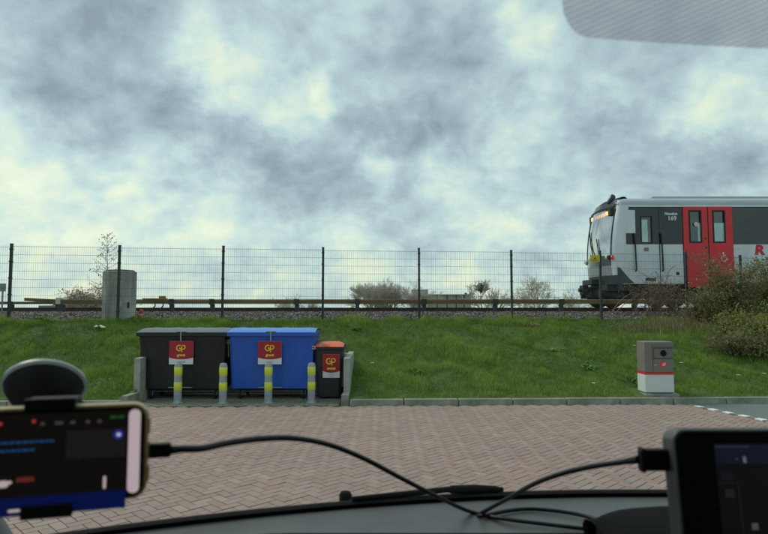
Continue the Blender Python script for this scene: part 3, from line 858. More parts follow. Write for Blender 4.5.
    # --- window band: panels either side of openings (near side and far side)
    def band(xa, xb, za, zb, m, hole=None, nm='window_band', side=0):
        if hole is None: return pane(nm, xa, xb, za, zb, m, side=side)
        h0, h1, h2, h3 = hole
        b = MB(); y = (YN - 0.004, YN + 0.014) if side == 0 else (YF + 0.004, YF - 0.014)
        for (p, q_, r_, s_) in ((xa, h0, za, zb), (h1, xb, za, zb), (h0, h1, za, h2), (h0, h1, h3, zb)):
            b.span((p, y[0], r_), (q_, y[1], s_))
        return b.build(nm, m, T, world=True)
    for side in (0,):
        o = band(X(636), X(659.5), zb0, zb1, M_TK, cw, 'cab_door_panel', side)
        fr = MB(); y = (YN - 0.012, YN + 0.03) if side == 0 else (YF + 0.012, YF - 0.03); e = 0.035
        h0, h1, h2, h3 = cw
        for (p, q_, r_, s_) in ((h0 - e, h0, h2 - e, h3 + e), (h1, h1 + e, h2 - e, h3 + e), (h0, h1, h2 - e, h2), (h0, h1, h3, h3 + e)):
            fr.span((p, y[0], r_), (q_, y[1], s_))
        fr.build('window_frame', mat('rubber', lin(24, 26, 28), 0.6), o, world=True)
        pane('window', h0, h1, h2, h3, M_TGL, o, -0.02, 0.004, side)
        band(X(659.9), X(683.2), zb0, zb1, M_TK, None, 'window_band', side)
        xx = X(733.4); k = 0
        while xx < XE - 0.4:
            e2 = min(xx + 1.62, XE - 0.1)
            band(xx, e2 - 0.012, zb0, zb1, M_TG, None, 'window_band', side); xx = e2; k += 1
        # sweep of black at the cab corner
        y = YN - 0.006 if side == 0 else YF + 0.006
        MB().prism([(X(626.3), y, zb0), (X(635.8), y, zb0), (X(635.8), y, Zp(233.2)), (X(626.3), y, Zp(233.2))], (0, 0.012 if side == 0 else -0.012, 0)).build('mirror_pod', M_TK, T, world=True, bevel=0.004, seg=1)
        MB().prism([(X(629), y, Zp(209.8)), (X(635.8), y, Zp(210)), (X(635.8), y, zb1), (X(630), y, zb1)], (0, 0.012 if side == 0 else -0.012, 0)).build('band_tip', M_TK, T, world=True)
        # doors
        for k, (xa, xb) in enumerate(((X(683.7), X(707.9)), (X(709.0), X(733.0)))):
            h0, h1, h2, h3 = dw[k]
            dz = Zp(287); b = MB(); yy = (YN - 0.03, YN + 0.02) if side == 0 else (YF + 0.03, YF - 0.02)
            for (p, q_, r_, s_) in ((xa, h0, dz, Zp(206.8)), (h1, xb, dz, Zp(206.8)), (h0, h1, dz, h2), (h0, h1, h3, Zp(206.8))):
                b.span((p, yy[0], r_), (q_, yy[1], s_))
            D = b.build('door', M_TR, T, world=True)
            y2 = (YN - 0.034, YN - 0.028) if side == 0 else (YF + 0.034, YF + 0.028)
            fr = MB(); e = 0.05
            for (p, q_, r_, s_) in ((h0 - 0.005, h0 + e, h2, h3), (h1 - e, h1 + 0.005, h2, h3), (h0 + e, h1 - e, h2, h2 + e), (h0 + e, h1 - e, h3 - e, h3)):
                fr.span((p, y2[0], r_), (q_, y2[1], s_))
            fr.build('window_frame', MATS['rubber'], D, world=True)
            pane('window', h0, h1, h2, h3, M_TGL, D, 0.0, 0.004, side)
            if side == 0:
                px = 706.0 if k == 0 else 711.0
                if k == 0:
                    for pyb in (238.5, 247.5): MB().lathe([(0.035, 0), (0.03, 0.02)], 10, (X(705.8), YN - 0.031, Zp(pyb)), Matrix.Rotation(R(90), 3, 'X')).build('door_button', M_TK, D, world=True)
                    MB().lathe([(0.075, 0), (0.075, 0.003)], 16, (X(696.4), YN - 0.036, Zp(224.3)), Matrix.Rotation(R(90), 3, 'X')).build('door_sticker', mat('sticker', lin(230, 190, 190), 0.5), D, world=True)
        MB().span((X(708.0), YN - 0.026 if side == 0 else YF + 0.026, Zp(287)), (X(708.9), YN + 0.01 if side == 0 else YF - 0.01, Zp(206.8))).build('door_seal', MATS['rubber'], T, world=True)
    # seat and draught screen seen through the door windows
    M_SEAT = mat('seat_blue', lin(52, 84, 128), 0.8)
    MB().span((X(690), YC - 0.3, z0), (X(699), YC + 0.1, Zp(236))).build('seat', M_SEAT, T, world=True, bevel=0.05)
    MB().span((X(685), YN + 0.5, Zp(262)), (X(691), YN + 0.55, zc)).build('draught_screen', M_TI2, T, world=True)
    # hand rails beside the cab door
    for px in (634.3, 661):
        x_ = X(px); y_ = YN - 0.07
        MB().tube([(x_ - 0.05, YN, Zp(234)), (x_ - 0.02, y_, Zp(233.8)), (x_, y_, Zp(236)), (x_ + 0.03, y_, Zp(270)), (x_ + 0.03, YN, Zp(271))], 0.026, 8).build('grab_rail', mat('rail_black', lin(36, 38, 40), 0.4), T, world=True, smooth=True)
        MB().span((x_ - 0.03, YN - 0.03, Zp(243)), (x_ + 0.16, YN - 0.004, Zp(234))).build('rail_recess', M_TK, T, world=True)
    MB().span((X(644), YN - 0.02, Zp(251)), (X(648.5), YN - 0.003, Zp(247.5))).build('door_lock', mat('lock_grey', lin(120, 124, 128), 0.5), T, world=True, bevel=0.006)
    for px, py, w_, h_ in ((650, 279.5, 0.34, 0.10), (677, 273.5, 0.1, 0.1), (660, 225, 0.15, 0.16)):
        x_ = X(px); pane('hatch', x_ - w_ / 2, x_ + w_ / 2, Zp(py) - h_ / 2, Zp(py) + h_ / 2, M_TD if py > 240 else M_TS, T, 0.006, 0.01)
    # step / sill and seams
    for px in (659.7, 683.4, 733.2):
        pane('panel_seam', X(px) - 0.012, X(px) + 0.012, z0, Zp(206.8), MATS['rubber'], T, 0.006, 0.012)
    pane('cant_rail', X(629.5), XE, Zp(207.9), Zp(206.9), MATS['rubber'], T, 0.005, 0.012)
    # lettering and signs
    M_LT = mat('letter_white', lin(214, 220, 222), 0.6)
    rot = (R(90), 0, 0)
    def lt(nm, body, size, px, py, m, off=0.008, **kw):
        o = text(nm, body, size, m, T, (X(px) - T.location.x, YN - off - T.location.y, Zp(py) - T.location.z), rot, 0.001, **kw)
    lt('lettering', 'Maassluis', 0.115, 672, 213.8, M_LT, bold=0.006)
    lt('lettering', '169', 0.20, 673, 218.4, M_LT, bold=0.006)
    M_LR = mat('letter_red', lin(214, 36, 60), 0.5)
    lt('logo', 'R', 0.44, 759, 250.4, M_LR, bold=0.022, shear=0.12, xs=1.15)
    # wheelchair mark on the door
    xw, zw, yw = X(723), Zp(257.5), YN - 0.033; K = 0.72
    wm = MB().lathe([(0.045, 0), (0.045, 0.003)], 12, (xw - 0.02, yw, zw + 0.20), Matrix.Rotation(R(90), 3, 'X'))
    ring = [(xw + 0.12 * math.cos(q), yw, zw - 0.06 + 0.12 * math.sin(q)) for q in [k * math.pi / 10 + 2.0 for k in range(15)]]
    wm.tube(ring, 0.02, 5); wm.tube([(xw - 0.02, yw, zw + 0.15), (xw - 0.01, yw, zw), (xw + 0.10, yw, zw), (xw + 0.15, yw, zw - 0.12), (xw + 0.2, yw, zw - 0.11)], 0.022, 5)
    wm.tube([(xw - 0.02, yw, zw + 0.09), (xw + 0.09, yw, zw + 0.09)], 0.018, 5)
    wm.v = [(xw + (v[0] - xw) * K, v[1], zw + (v[2] - zw) * K) for v in wm.v]
    wm.build('wheelchair_symbol', M_LT, T, world=True)
    # underframe, bogies, coupler
    MB().span((X(607), YN + 0.10, Zp(291)), (XE, YF - 0.10, z0 - 0.01)).build('underframe', M_TD, T, world=True)
    MB().prism([(X(603), YN + 0.16, Zp(290)), (X(626), YN + 0.16, Zp(290)), (X(626), YN + 0.16, Zp(298)), (X(606), YN + 0.16, Zp(296))], (0, 2.3, 0)).build('plough', M_TD, T, world=True)
    for cx in (X(650), XE - 4):
        bo = MB().span((cx - 1.6, YN + 0.32, RAILZ + 0.32), (cx + 1.6, YN + 0.46, RAILZ + 0.58)).span((cx - 1.6, YF - 0.46, RAILZ + 0.32), (cx + 1.6, YF - 0.32, RAILZ + 0.58)).span((cx - 0.3, YN + 0.46, RAILZ + 0.3), (cx + 0.3, YF - 0.46, RAILZ + 0.6)).build('bogie', M_TD, T, world=True, bevel=0.03)
        for wx in (cx - 1.05, cx + 1.05):
            for wy in (20.612, 22.048):
                s = 1 if wy < YC else -1
                MB().lathe([(0.10, -0.09), (0.36, -0.065), (0.385, -0.06), (0.385, 0.05), (0.41, 0.052), (0.41, 0.075), (0.1, 0.08)], 28, (wx, wy, RAILZ + 0.385), Matrix.Rotation(R(-90 * s), 3, 'X')).build('wheel', M_RAIL, bo, world=True, smooth=True)
        MB().lathe([(0.10, 0), (0.14, 0.03), (0.14, 0.2), (0.1, 0.24)], 12, (cx, YN + 0.28, RAILZ + 0.75), Matrix.Rotation(R(-90), 3, 'X')).build('air_spring', M_TD, bo, world=True)
    for xa, xb in ((690, 712), (716, 750), (756, 800), (810, 880)):
        MB().span((X(xa), YN + 0.15, Zp(300)), (X(xb), YN + 0.9, Zp(289))).build('equipment_box', M_TD, T, world=True, bevel=0.03)
    cx = Xc - 0.05; zz = Zp(289)
    cb = MB().span((cx - 0.38, YC - 0.09, zz - 0.09), (cx + 0.6, YC + 0.09, zz + 0.07)).span((cx - 0.56, YC - 0.19, zz - 0.16), (cx - 0.36, YC + 0.19, zz + 0.17)).build('coupler', M_TD, T, world=True, bevel=0.02)
    MB().lathe([(0.03, 0), (0.07, 0.05), (0.07, 0.10)], 12, (cx - 0.56, YC - 0.06, zz), Matrix.Rotation(R(-90), 3, 'Y')).build('coupler_cone', M_RAIL, cb, world=True)
    MB().tube([(cx - 0.3, YC - 0.3, zz - 0.05), (cx - 0.36, YC - 0.34, zz - 0.22), (cx - 0.15, YC - 0.36, zz - 0.36), (cx + 0.2, YC - 0.34, zz - 0.2)], 0.025, 6).build('hose', M_TD, cb, world=True, smooth=True)
    MB().span((cx - 0.35, YC - 0.5, zz + 0.18), (cx + 0.3, YC + 0.5, zz + 0.36)).build('coupler_tray', M_TD, cb, world=True, bevel=0.02)
build_train()

# ------------------------------------------------------------------ far side: building, bare trees
M_WALLW = mat('hut_panel', lin(176, 184, 190), 0.7, var=0.08, vscale=0.6)
M_WALLB = mat('shed_panel', lin(172, 166, 156), 0.8, var=0.1, vscale=0.6)
M_WALLD = mat('shed_gap', lin(96, 96, 96), 0.8)
def build_shed():
    Y = 80.0
    X = lambda px: P(px, 300, Y=Y).x
    Z = lambda py: P(384, py, Y=Y).z
    t = thing('low_shed', 'long low beige shed with a taller grey block at its end beyond the railway', 'building', (X(442), Y, -0.06))
    MB().span((X(412.5), Y, -0.06), (X(428), Y + 4, Z(290.3))).build('end_block', M_WALLW, t, world=True)
    MB().span((X(412.2), Y - 0.05, Z(290.3)), (X(428.3), Y + 4.1, Z(289.7))).build('roof_edge', M_TS, t, world=True)
    x = 428.3
    ws = [(428.3, 437), (438, 447), (448, 456), (457, 464), (465, 471.5)]
    for a, b in ws: MB().span((X(a), Y + 0.4, -0.06), (X(b), Y + 5, Z(295))).build('wall_panel', M_WALLB, t, world=True)
    MB().span((X(428.1), Y + 0.7, -0.06), (X(471), Y + 4.8, Z(295.4))).build('inner_wall', M_WALLD, t, world=True)
    MB().span((X(428.1), Y + 0.2, Z(295)), (X(471.8), Y + 5.2, Z(294.2))).build('roof', M_WALLB, t, world=True)
    MB().span((X(466), Y + 1, Z(294.2)), (X(468), Y + 1.5, Z(292.6))).build('vent', M_TD, t, world=True)
build_shed()

M_BARK = mat('bark', lin(128, 118, 108), 0.95, var=0.2, vscale=4)
M_TWIG = mat('twig', lin(190, 180, 168), 0.95)
def bare_tree(name, label, px, Y, H, spread, seed, stems=1, depth=5, r0=0.09, lean=0.0, group='bare trees beyond the railway', twig_r=0.012, nest=None, base=-0.06, catkins=0, pine=False, m_twig=None):
    rnd = random.Random(seed)
    X = P(px, 300, Y=Y).x
    t = thing(name, label, 'tree', (X, Y, base), group)
    tr, cr = MB(), MB()
    leaf = []
    def grow(p, d, L, r, lev):
        segs = 3 if lev < depth - 1 else 2
        pts = [p.copy()]; q = p.copy(); dd = d.copy()
        for k in range(segs):
            dd = (dd + Vector((rnd.gauss(0, 0.13), rnd.gauss(0, 0.13), rnd.gauss(0.05, 0.08)))).normalized()
            q = q + dd * L / segs; pts.append(q.copy())
        rs = [max(twig_r * 0.6, r * (1 - 0.45 * k / segs)) for k in range(segs + 1)]
        (tr if lev == 0 else cr).tube(pts, rs, 5 if lev < 2 else 3, False)
        if lev >= depth: leaf.append(q.copy()); return
        nb = rnd.choice((3, 3, 4)) if lev else (7 if pine else 5)
        for k in range(nb):
            f = rnd.uniform(0.35, 1.0) if k else 1.0
            i = min(int(f * segs), segs - 1); pp = pts[i].lerp(pts[i + 1], f * segs - i)
            az = rnd.uniform(0, 6.28); sp = rnd.uniform(0.35, 0.85) * spread
            side = Vector((math.cos(az), math.sin(az), 0))
            nd = (dd * math.cos(sp) + (side - dd * side.dot(dd)).normalized() * math.sin(sp)).normalized()
            grow(pp, nd, L * rnd.uniform(0.58, 0.78), max(twig_r, r * 0.58), lev + 1)
    for s in range(stems):
        az = rnd.uniform(0, 6.28); k = 0.0 if stems == 1 else rnd.uniform(0.1, 0.55)
        d = Vector((math.cos(az) * k + lean, math.sin(az) * k, 1)).normalized()
        grow(Vector((math.cos(az) * 0.15 * (stems > 1), math.sin(az) * 0.15 * (stems > 1), 0)), d, H * (0.36 if stems == 1 else 0.38), r0, 0)
    zs = [v[2] for v in cr.v]; s = H / max(zs)
    for b in (tr, cr): b.v = [(v[0] * s, v[1] * s, v[2] * s) for v in b.v]
    tr.build('trunk', M_BARK, t, smooth=True); c = cr.build('crown', m_twig or M_TWIG, t)
    if catkins:
        lb = MB()
        for q in leaf:
            for k in range(catkins):
                p = q * s + Vector((rnd.gauss(0, 0.08), rnd.gauss(0, 0.08), rnd.gauss(0, 0.08)))
                a = Vector((rnd.gauss(0, 1), rnd.gauss(0, 1), rnd.gauss(0, 1))).normalized() * 0.035; b_ = a.cross(Vector((rnd.random(), rnd.random(), 1))).normalized() * 0.03
                lb.add([p - a, p + b_, p + a, p - b_], [(0, 1, 2, 3)])
        lf = lb.build('old_leaves', mat('old_leaf', lin(120, 98, 78), 0.9, var=0.2), c); lf['kind'] = 'stuff'
    if nest:
        nb = MB(); cpt = Vector((0, 0, nest * H))
        for k in range(160):
            a = Vector((rnd.gauss(0, 1), rnd.gauss(0, 1), rnd.gauss(0, 0.8))).normalized() * rnd.uniform(0.1, 0.75); d = Vector((rnd.gauss(0, 1), rnd.gauss(0, 1), rnd.gauss(0, 0.4))).normalized() * 0.4
            nb.tube([cpt + a - d, cpt + a + d], 0.04, 3, False)
        n_ = nb.build('nest', M_BARK, t)
    return t
HZ = lambda py, Y: P(384, py, Y=Y).z + 0.06
bare_tree('bare_tree', 'left tree of the dense bare clump, round crown', 376, 66, HZ(279, 66), 0.75, 3, 5, 6, 0.09, twig_r=0.009)
bare_tree('bare_tree', 'middle and tallest tree of the dense bare clump', 394, 68, HZ(276.5, 68), 0.75, 5, 5, 6, 0.10, twig_r=0.009)
bare_tree('bare_tree', 'bare tree of the clump just left of the grey shed block', 409, 67, HZ(280, 67), 0.7, 8, 3, 6, 0.09, twig_r=0.009)
bare_tree('bare_tree', 'slim bare tree with a dark round nest right of the shed', 482, 72, HZ(279, 72), 0.9, 12, 1, 5, 0.13, nest=0.80, twig_r=0.016)
bare_tree('bare_tree', 'small open bare tree right of the nest tree', 496, 76, HZ(287, 76), 1.1, 14, 3, 4, 0.10, twig_r=0.016)
bare_tree('bare_tree', 'wide thin bare tree to the left of the train nose', 531, 58, HZ(272, 58), 1.1, 21, 3, 5, 0.09, twig_r=0.013)
bare_tree('bare_tree', 'low bare shrub by the train coupler', 574, 60, HZ(286, 60), 1.2, 23, 5, 4, 0.07, twig_r=0.014)
bare_tree('bare_tree', 'faint low bare shrub beyond the rails above the blue container', 286, 62, HZ(293, 62), 1.2, 25, 4, 4, 0.06, twig_r=0.013)
bare_tree('bare_tree', 'tiny bare shrub on the horizon just right of the blue container', 312, 90, HZ(299, 90), 1.2, 27, 5, 4, 0.06, twig_r=0.018)
def sapling(px, Y, ytop, base, label):
    rnd = random.Random(31); H = P(384, ytop, Y=Y).z - base; X = P(px, 300, Y=Y).x
    t = thing('bare_sapling', label, 'tree', (X, Y, base), 'bare trees beyond the railway')
    pts = [Vector((0.03 * math.sin(k * 1.3), 0.03 * math.cos(k * 1.7), H * k / 10)) for k in range(11)]
    MB().tube(pts, [0.04 * (1 - 0.9 * k / 10) for k in range(11)], 6, False).build('trunk', M_BARK, t, smooth=True)
    cr, lf = MB(), MB()
    def sprig(p):
        for _ in range(2):
            q = p + Vector((rnd.gauss(0, 0.05), rnd.gauss(0, 0.05), rnd.gauss(0, 0.05))); a = Vector((rnd.gauss(0, 1), rnd.gauss(0, 1), rnd.gauss(0, 1))).normalized() * 0.03; b = a.orthogonal() * 0.7
            lf.add([q - a, q + b, q + a, q - b], [(0, 1, 2, 3)])
    for k in range(46):
        f = 0.30 + 0.68 * (k / 45); p = Vector((0, 0, H * f)); az = k * 2.4 + rnd.uniform(-0.4, 0.4); L = (1.02 - f) * 1.15 + 0.18
        d = Vector((math.cos(az), math.sin(az), rnd.uniform(0.3, 0.9))).normalized(); m_ = p + d * L * 0.5 + Vector((0, 0, -0.02)); e = p + d * L
        cr.tube([p, m_, e], [0.012, 0.008, 0.004], 3, False)
        for _ in range(5):
            s0 = rnd.uniform(0.3, 1); c = p.lerp(e, s0); dd = (d + Vector((rnd.gauss(0, 0.6), rnd.gauss(0, 0.6), rnd.gauss(0, 0.4)))).normalized() * L * 0.3
            cr.tube([c, c + dd], [0.006, 0.003], 3, False)
            if rnd.random() < 0.55: sprig(c + dd)
        if rnd.random() < 0.5: sprig(e)
    c = cr.build('crown', M_TWIG, t); l = lf.build('old_leaves', mat('old_leaf', lin(150, 130, 108), 0.9, var=0.2), c); l['kind'] = 'stuff'
sapling(106, 27, 234, 0.5, 'slender sapling with sparse brown leaves rising behind the concrete cylinder')
bare_tree('bare_shrub', 'low spreading brown shrub left of the concrete cylinder', 80, 27.5, 1.77 + 21 / F * 27.5 - 0.3, 1.3, 34, 6, 4, 0.04, twig_r=0.007, base=0.3, catkins=4)
bare_tree('bare_shrub', 'twiggy low shrub directly behind the concrete cylinder', 98, 28, 1.77 + 26 / F * 28 - 0.3, 1.3, 37, 5, 4, 0.04, twig_r=0.007, base=0.3, catkins=4)

# ------------------------------------------------------------------ grass and weeds
def leaf_material(name, stops, trans=0.25, scale=0.8, dry=None):
    m = bpy.data.materials.new(name); m.use_nodes = True; nt = m.node_tree; t = NT(nt); b = nt.nodes['Principled BSDF']
    at = t.n('ShaderNodeAttribute', attribute_name='shade')
    geo = t.n('ShaderNodeNewGeometry').outputs['Position']
    c = t.ramp(at.outputs['Fac'], stops)
    if dry:
        nz = t.noise(geo, scale, 5, 0.6)
        c = t.mix(t.math('MULTIPLY', t.math('SUBTRACT', nz, 0.48, clamp=True), 2.6, clamp=True), c, dry)
        nz2 = t.noise(geo, scale * 3.1, 4, 0.6)
        c = t.mix(t.math('MULTIPLY', t.math('SUBTRACT', nz2, 0.5, clamp=True), 2.0, clamp=True), c, lin(76, 104, 44))
    t.put(b.inputs['Base Color'], c)
    b.inputs['Roughness'].default_value = 0.7
    b.inputs['Specular IOR Level'].default_value = 0.2
    tl = t.n('ShaderNodeBsdfTranslucent'); t.put(tl.inputs[0], c)
    mx = t.n('ShaderNodeMixShader'); mx.inputs[0].default_value = trans
    nt.links.new(b.outputs[0], mx.inputs[1]); nt.links.new(tl.outputs[0], mx.inputs[2])
    nt.links.new(mx.outputs[0], nt.nodes['Material Output'].inputs[0])
    return m
M_GRASS = leaf_material('grass_blade', [(0, lin(74, 104, 42)), (0.35, lin(104, 136, 56)), (0.7, lin(134, 160, 72)), (0.92, lin(160, 174, 94)), (1, lin(206, 198, 142))], 0.38, 0.9, lin(152, 162, 82))
def blades(x, y, z, hgt, wid, lean, shade, m, name):
    N = len(x); az = RNG.uniform(0, 6.283, N); la = RNG.uniform(0, 6.283, N)
    ax, ay = np.cos(az), np.sin(az); lx, ly = np.cos(la) * lean, np.sin(la) * lean
    V = np.empty((N, 5, 3))
    for i, (f, s, wf) in enumerate(((0, -1, 1), (0, 1, 1), (0.55, 1, 0.75), (0.55, -1, 0.75), (1, 0, 0))):
        bend = f * f
        V[:, i, 0] = x + ax * wid * wf * s / 2 + lx * hgt * bend
        V[:, i, 1] = y + ay * wid * wf * s / 2 + ly * hgt * bend
        V[:, i, 2] = z + hgt * f * np.sqrt(np.maximum(0.15, 1 - (lean * f) ** 2 * 0.6)) - 0.01
    base = (np.arange(N) * 5)[:, None]
    Fi = np.concatenate([base + np.array([0, 1, 2, 3]), base + np.array([3, 2, 4])], 1).ravel()
    sizes = np.tile([4, 3], N)
    return np_mesh(name, V.reshape(-1, 3), Fi, sizes, m, {'shade': np.repeat(shade, 5)})
def build_grass():
    N = 270000
    x = RNG.uniform(-13.5, 16, N); u = RNG.random(N)
    y0 = kerbY(x) + 0.15; y1 = fenceY(x) + 0.16
    y = y0 + (y1 - y0) * u
    ok = ~((x > BAYX0 - 0.16) & (x < BAYX1 + 0.16) & (y < BAYY + 0.12))
    # bare soil under the pad of the litter box, thinner by the kerb
    ok &= ~((np.abs(x - 5.06) < 0.32) & (y < kerbY(x) + 0.62))
    clump = fbm(x, y, 2.4); patch = fbm(x, y, 0.45)
    ok &= RNG.random(N) < 0.35 + 1.2 * clump
    x, y, clump, patch = x[ok], y[ok], clump[ok], patch[ok]
    h = (0.042 + 0.30 * np.clip(clump - 0.33, 0, 1) ** 1.4) * RNG.uniform(0.55, 1.5, len(x)) * (0.6 + 0.9 * patch)
    # grass along the fence line is left uncut
    df = fenceY(x) - y; h *= 1 + 0.25 * np.exp(-(df / 0.22) ** 2)
    h *= 0.65 + 0.35 * np.clip((y - kerbY(x) - 0.1) / 0.5, 0, 1)
    sh = np.clip(0.14 + 0.5 * RNG.random(len(x)) + 0.7 * (patch - 0.5) + 1.3 * (clump - 0.5), 0, 0.80) + 0.2 * (RNG.random(len(x)) > 0.985)
    o = blades(x, y, terrain(x, y), h, RNG.uniform(0.007, 0.014, len(x)), RNG.uniform(0.1, 0.95, len(x)), sh, M_GRASS, 'grass')
    struct(o, 'stuff'); tag(o, 'uneven green grass covering the bank up to the fence', 'grass')
build_grass()

M_WEED = leaf_material('weed_leaf', [(0, lin(84, 116, 48)), (0.6, lin(118, 150, 70)), (1, lin(160, 180, 104))], 0.3)
M_DRY = leaf_material('dry_weed', [(0, lin(104, 92, 68)), (0.6, lin(150, 132, 100)), (1, lin(186, 170, 134))], 0.25)
def weed(px, py, size, n, label, m=M_WEED, name='weed_clump', up=0.5, group='weeds on the bank'):
    d = ray(px, py); s = 10.5
    while s < 18.5:                                   # march to the bank
        q = CAM + d * s
        if q.z < float(terrain(q.x, q.y)): break
        s += 0.02
    rnd = np.random.default_rng(int(px * 13 + py))
    az = rnd.uniform(0, 6.28, n); el = rnd.uniform(0.1, 1.2, n) * up + 0.15
    L = size * rnd.uniform(0.5, 1.0, n); wd = L * rnd.uniform(0.16, 0.32, n)
    dx, dy, dz = np.cos(az) * np.cos(el), np.sin(az) * np.cos(el), np.sin(el)
    sx, sy = -np.sin(az), np.cos(az)
    bx, by = rnd.normal(0, size * 0.45, n), rnd.normal(0, size * 0.35, n)
    V = np.empty((n, 5, 3))
    for i, (f, w_) in enumerate(((0, 0), (0.45, 1), (0.45, -1), (0.8, 0.0), (1, 0))):
        V[:, i, 0] = bx + dx * L * f + sx * wd * w_ / 2; V[:, i, 1] = by + dy * L * f + sy * wd * w_ / 2
        V[:, i, 2] = dz * L * f - 0.25 * L * f * f + (0.01 if w_ == 0 else 0.03)
    base = (np.arange(n) * 5)[:, None]
    Fi = np.concatenate([base + np.array([0, 1, 3]), base + np.array([0, 3, 2]), base + np.array([1, 4, 3]), base + np.array([3, 4, 2])], 1).ravel()
    V = V.reshape(-1, 3)
    zt = terrain(q.x + V[:, 0], q.y + V[:, 1]) - float(terrain(q.x, q.y)); V[:, 2] += zt
    o = np_mesh(name, V, Fi, np.full(n * 4, 3), m, {'shade': np.repeat(rnd.random(n), 5)})
    o.location = (q.x, q.y, float(terrain(q.x, q.y)) + 0.01)
    tag(o, label, 'weed', group)
weed(418, 374, 0.17, 70, 'broad leaved weed clump low on the bank right of the bin bay')
weed(555, 352, 0.15, 60, 'leafy weed patch halfway up the bank left of the litter box')
weed(590, 368, 0.16, 60, 'dark leafy weed low on the bank left of the litter box')
weed(640, 384, 0.22, 150, 'weed leaves growing over the lower left corner of the litter box', up=0.9)
weed(131, 321, 0.20, 160, 'round green weed tuft at the foot of the concrete cylinder', up=1.0)
weed(42, 322, 0.22, 160, 'green weed tuft under the fence at far left', up=1.0)
weed(530, 326, 0.20, 130, 'reddish dry weed patch below the fence left of the train', M_DRY, up=0.3)
weed(355, 330, 0.16, 80, 'leafy weed on the bank behind the wheeled bin')

M_PETAL = mat('petal', lin(226, 226, 214), 0.8)
M_STALK = mat('stalk', lin(96, 124, 60), 0.8)
def bank_point(px, py):
    d = ray(px, py); s = 10.5
    while s < 18.5:
        q = CAM + d * s
        if q.z < float(terrain(q.x, q.y)): break
        s += 0.02
    return q
for i, (px, py, lab) in enumerate(((738, 384, 'tiny white flower on the bank at far right'), (634, 353, 'tiny white flower just left of the litter box'), (681, 371, 'tiny pale flower right of the litter box'),
                    (593, 392, 'tiny white flower near the kerb'), (372, 371, 'tiny white flower right of the bin bay'), (650, 316, 'pale flower head below the fence'), (594, 345, 'pale flower head in the middle of the bank'), (764, 382, 'tiny white flower at the right edge'))):
    q = bank_point(px, py)
    t = thing('flower', lab, 'flower', (q.x, q.y, float(terrain(q.x, q.y))), 'small flowers in the grass')
    MB().tube([(0, 0, 0), (0.01, 0, 0.16)], 0.004, 4).build('stem', M_STALK, t)
    b = MB()
    for k in range(8):
        a = k * math.pi / 4; c, s = math.cos(a), math.sin(a)
        b.add([(0.01, 0, 0.16), (0.01 + 0.03 * c - 0.012 * s, 0.03 * s + 0.012 * c, 0.168), (0.01 + 0.045 * c, 0.045 * s, 0.172), (0.01 + 0.03 * c + 0.012 * s, 0.03 * s - 0.012 * c, 0.168)], [(0, 1, 2, 3)])
    b.build('petals', M_PETAL, t)
q = bank_point(100, 330)
lit = MB(); rr = random.Random(4)
gp = [[(0.05 * i - 0.1 + rr.uniform(-0.015, 0.015), 0.05 * j - 0.07 + rr.uniform(-0.015, 0.015), 0.05 + rr.uniform(-0.03, 0.05)) for i in range(5)] for j in range(4)]
o = lit.grid(gp).build('paper_litter', M_PETAL); o.location = (q.x, q.y, float(terrain(q.x, q.y)) + 0.02)
sm = o.modifiers.new('thick', 'SOLIDIFY'); sm.thickness = 0.003
tag(o, 'scrap of crumpled white paper on the grass near the concrete cylinder', 'litter')

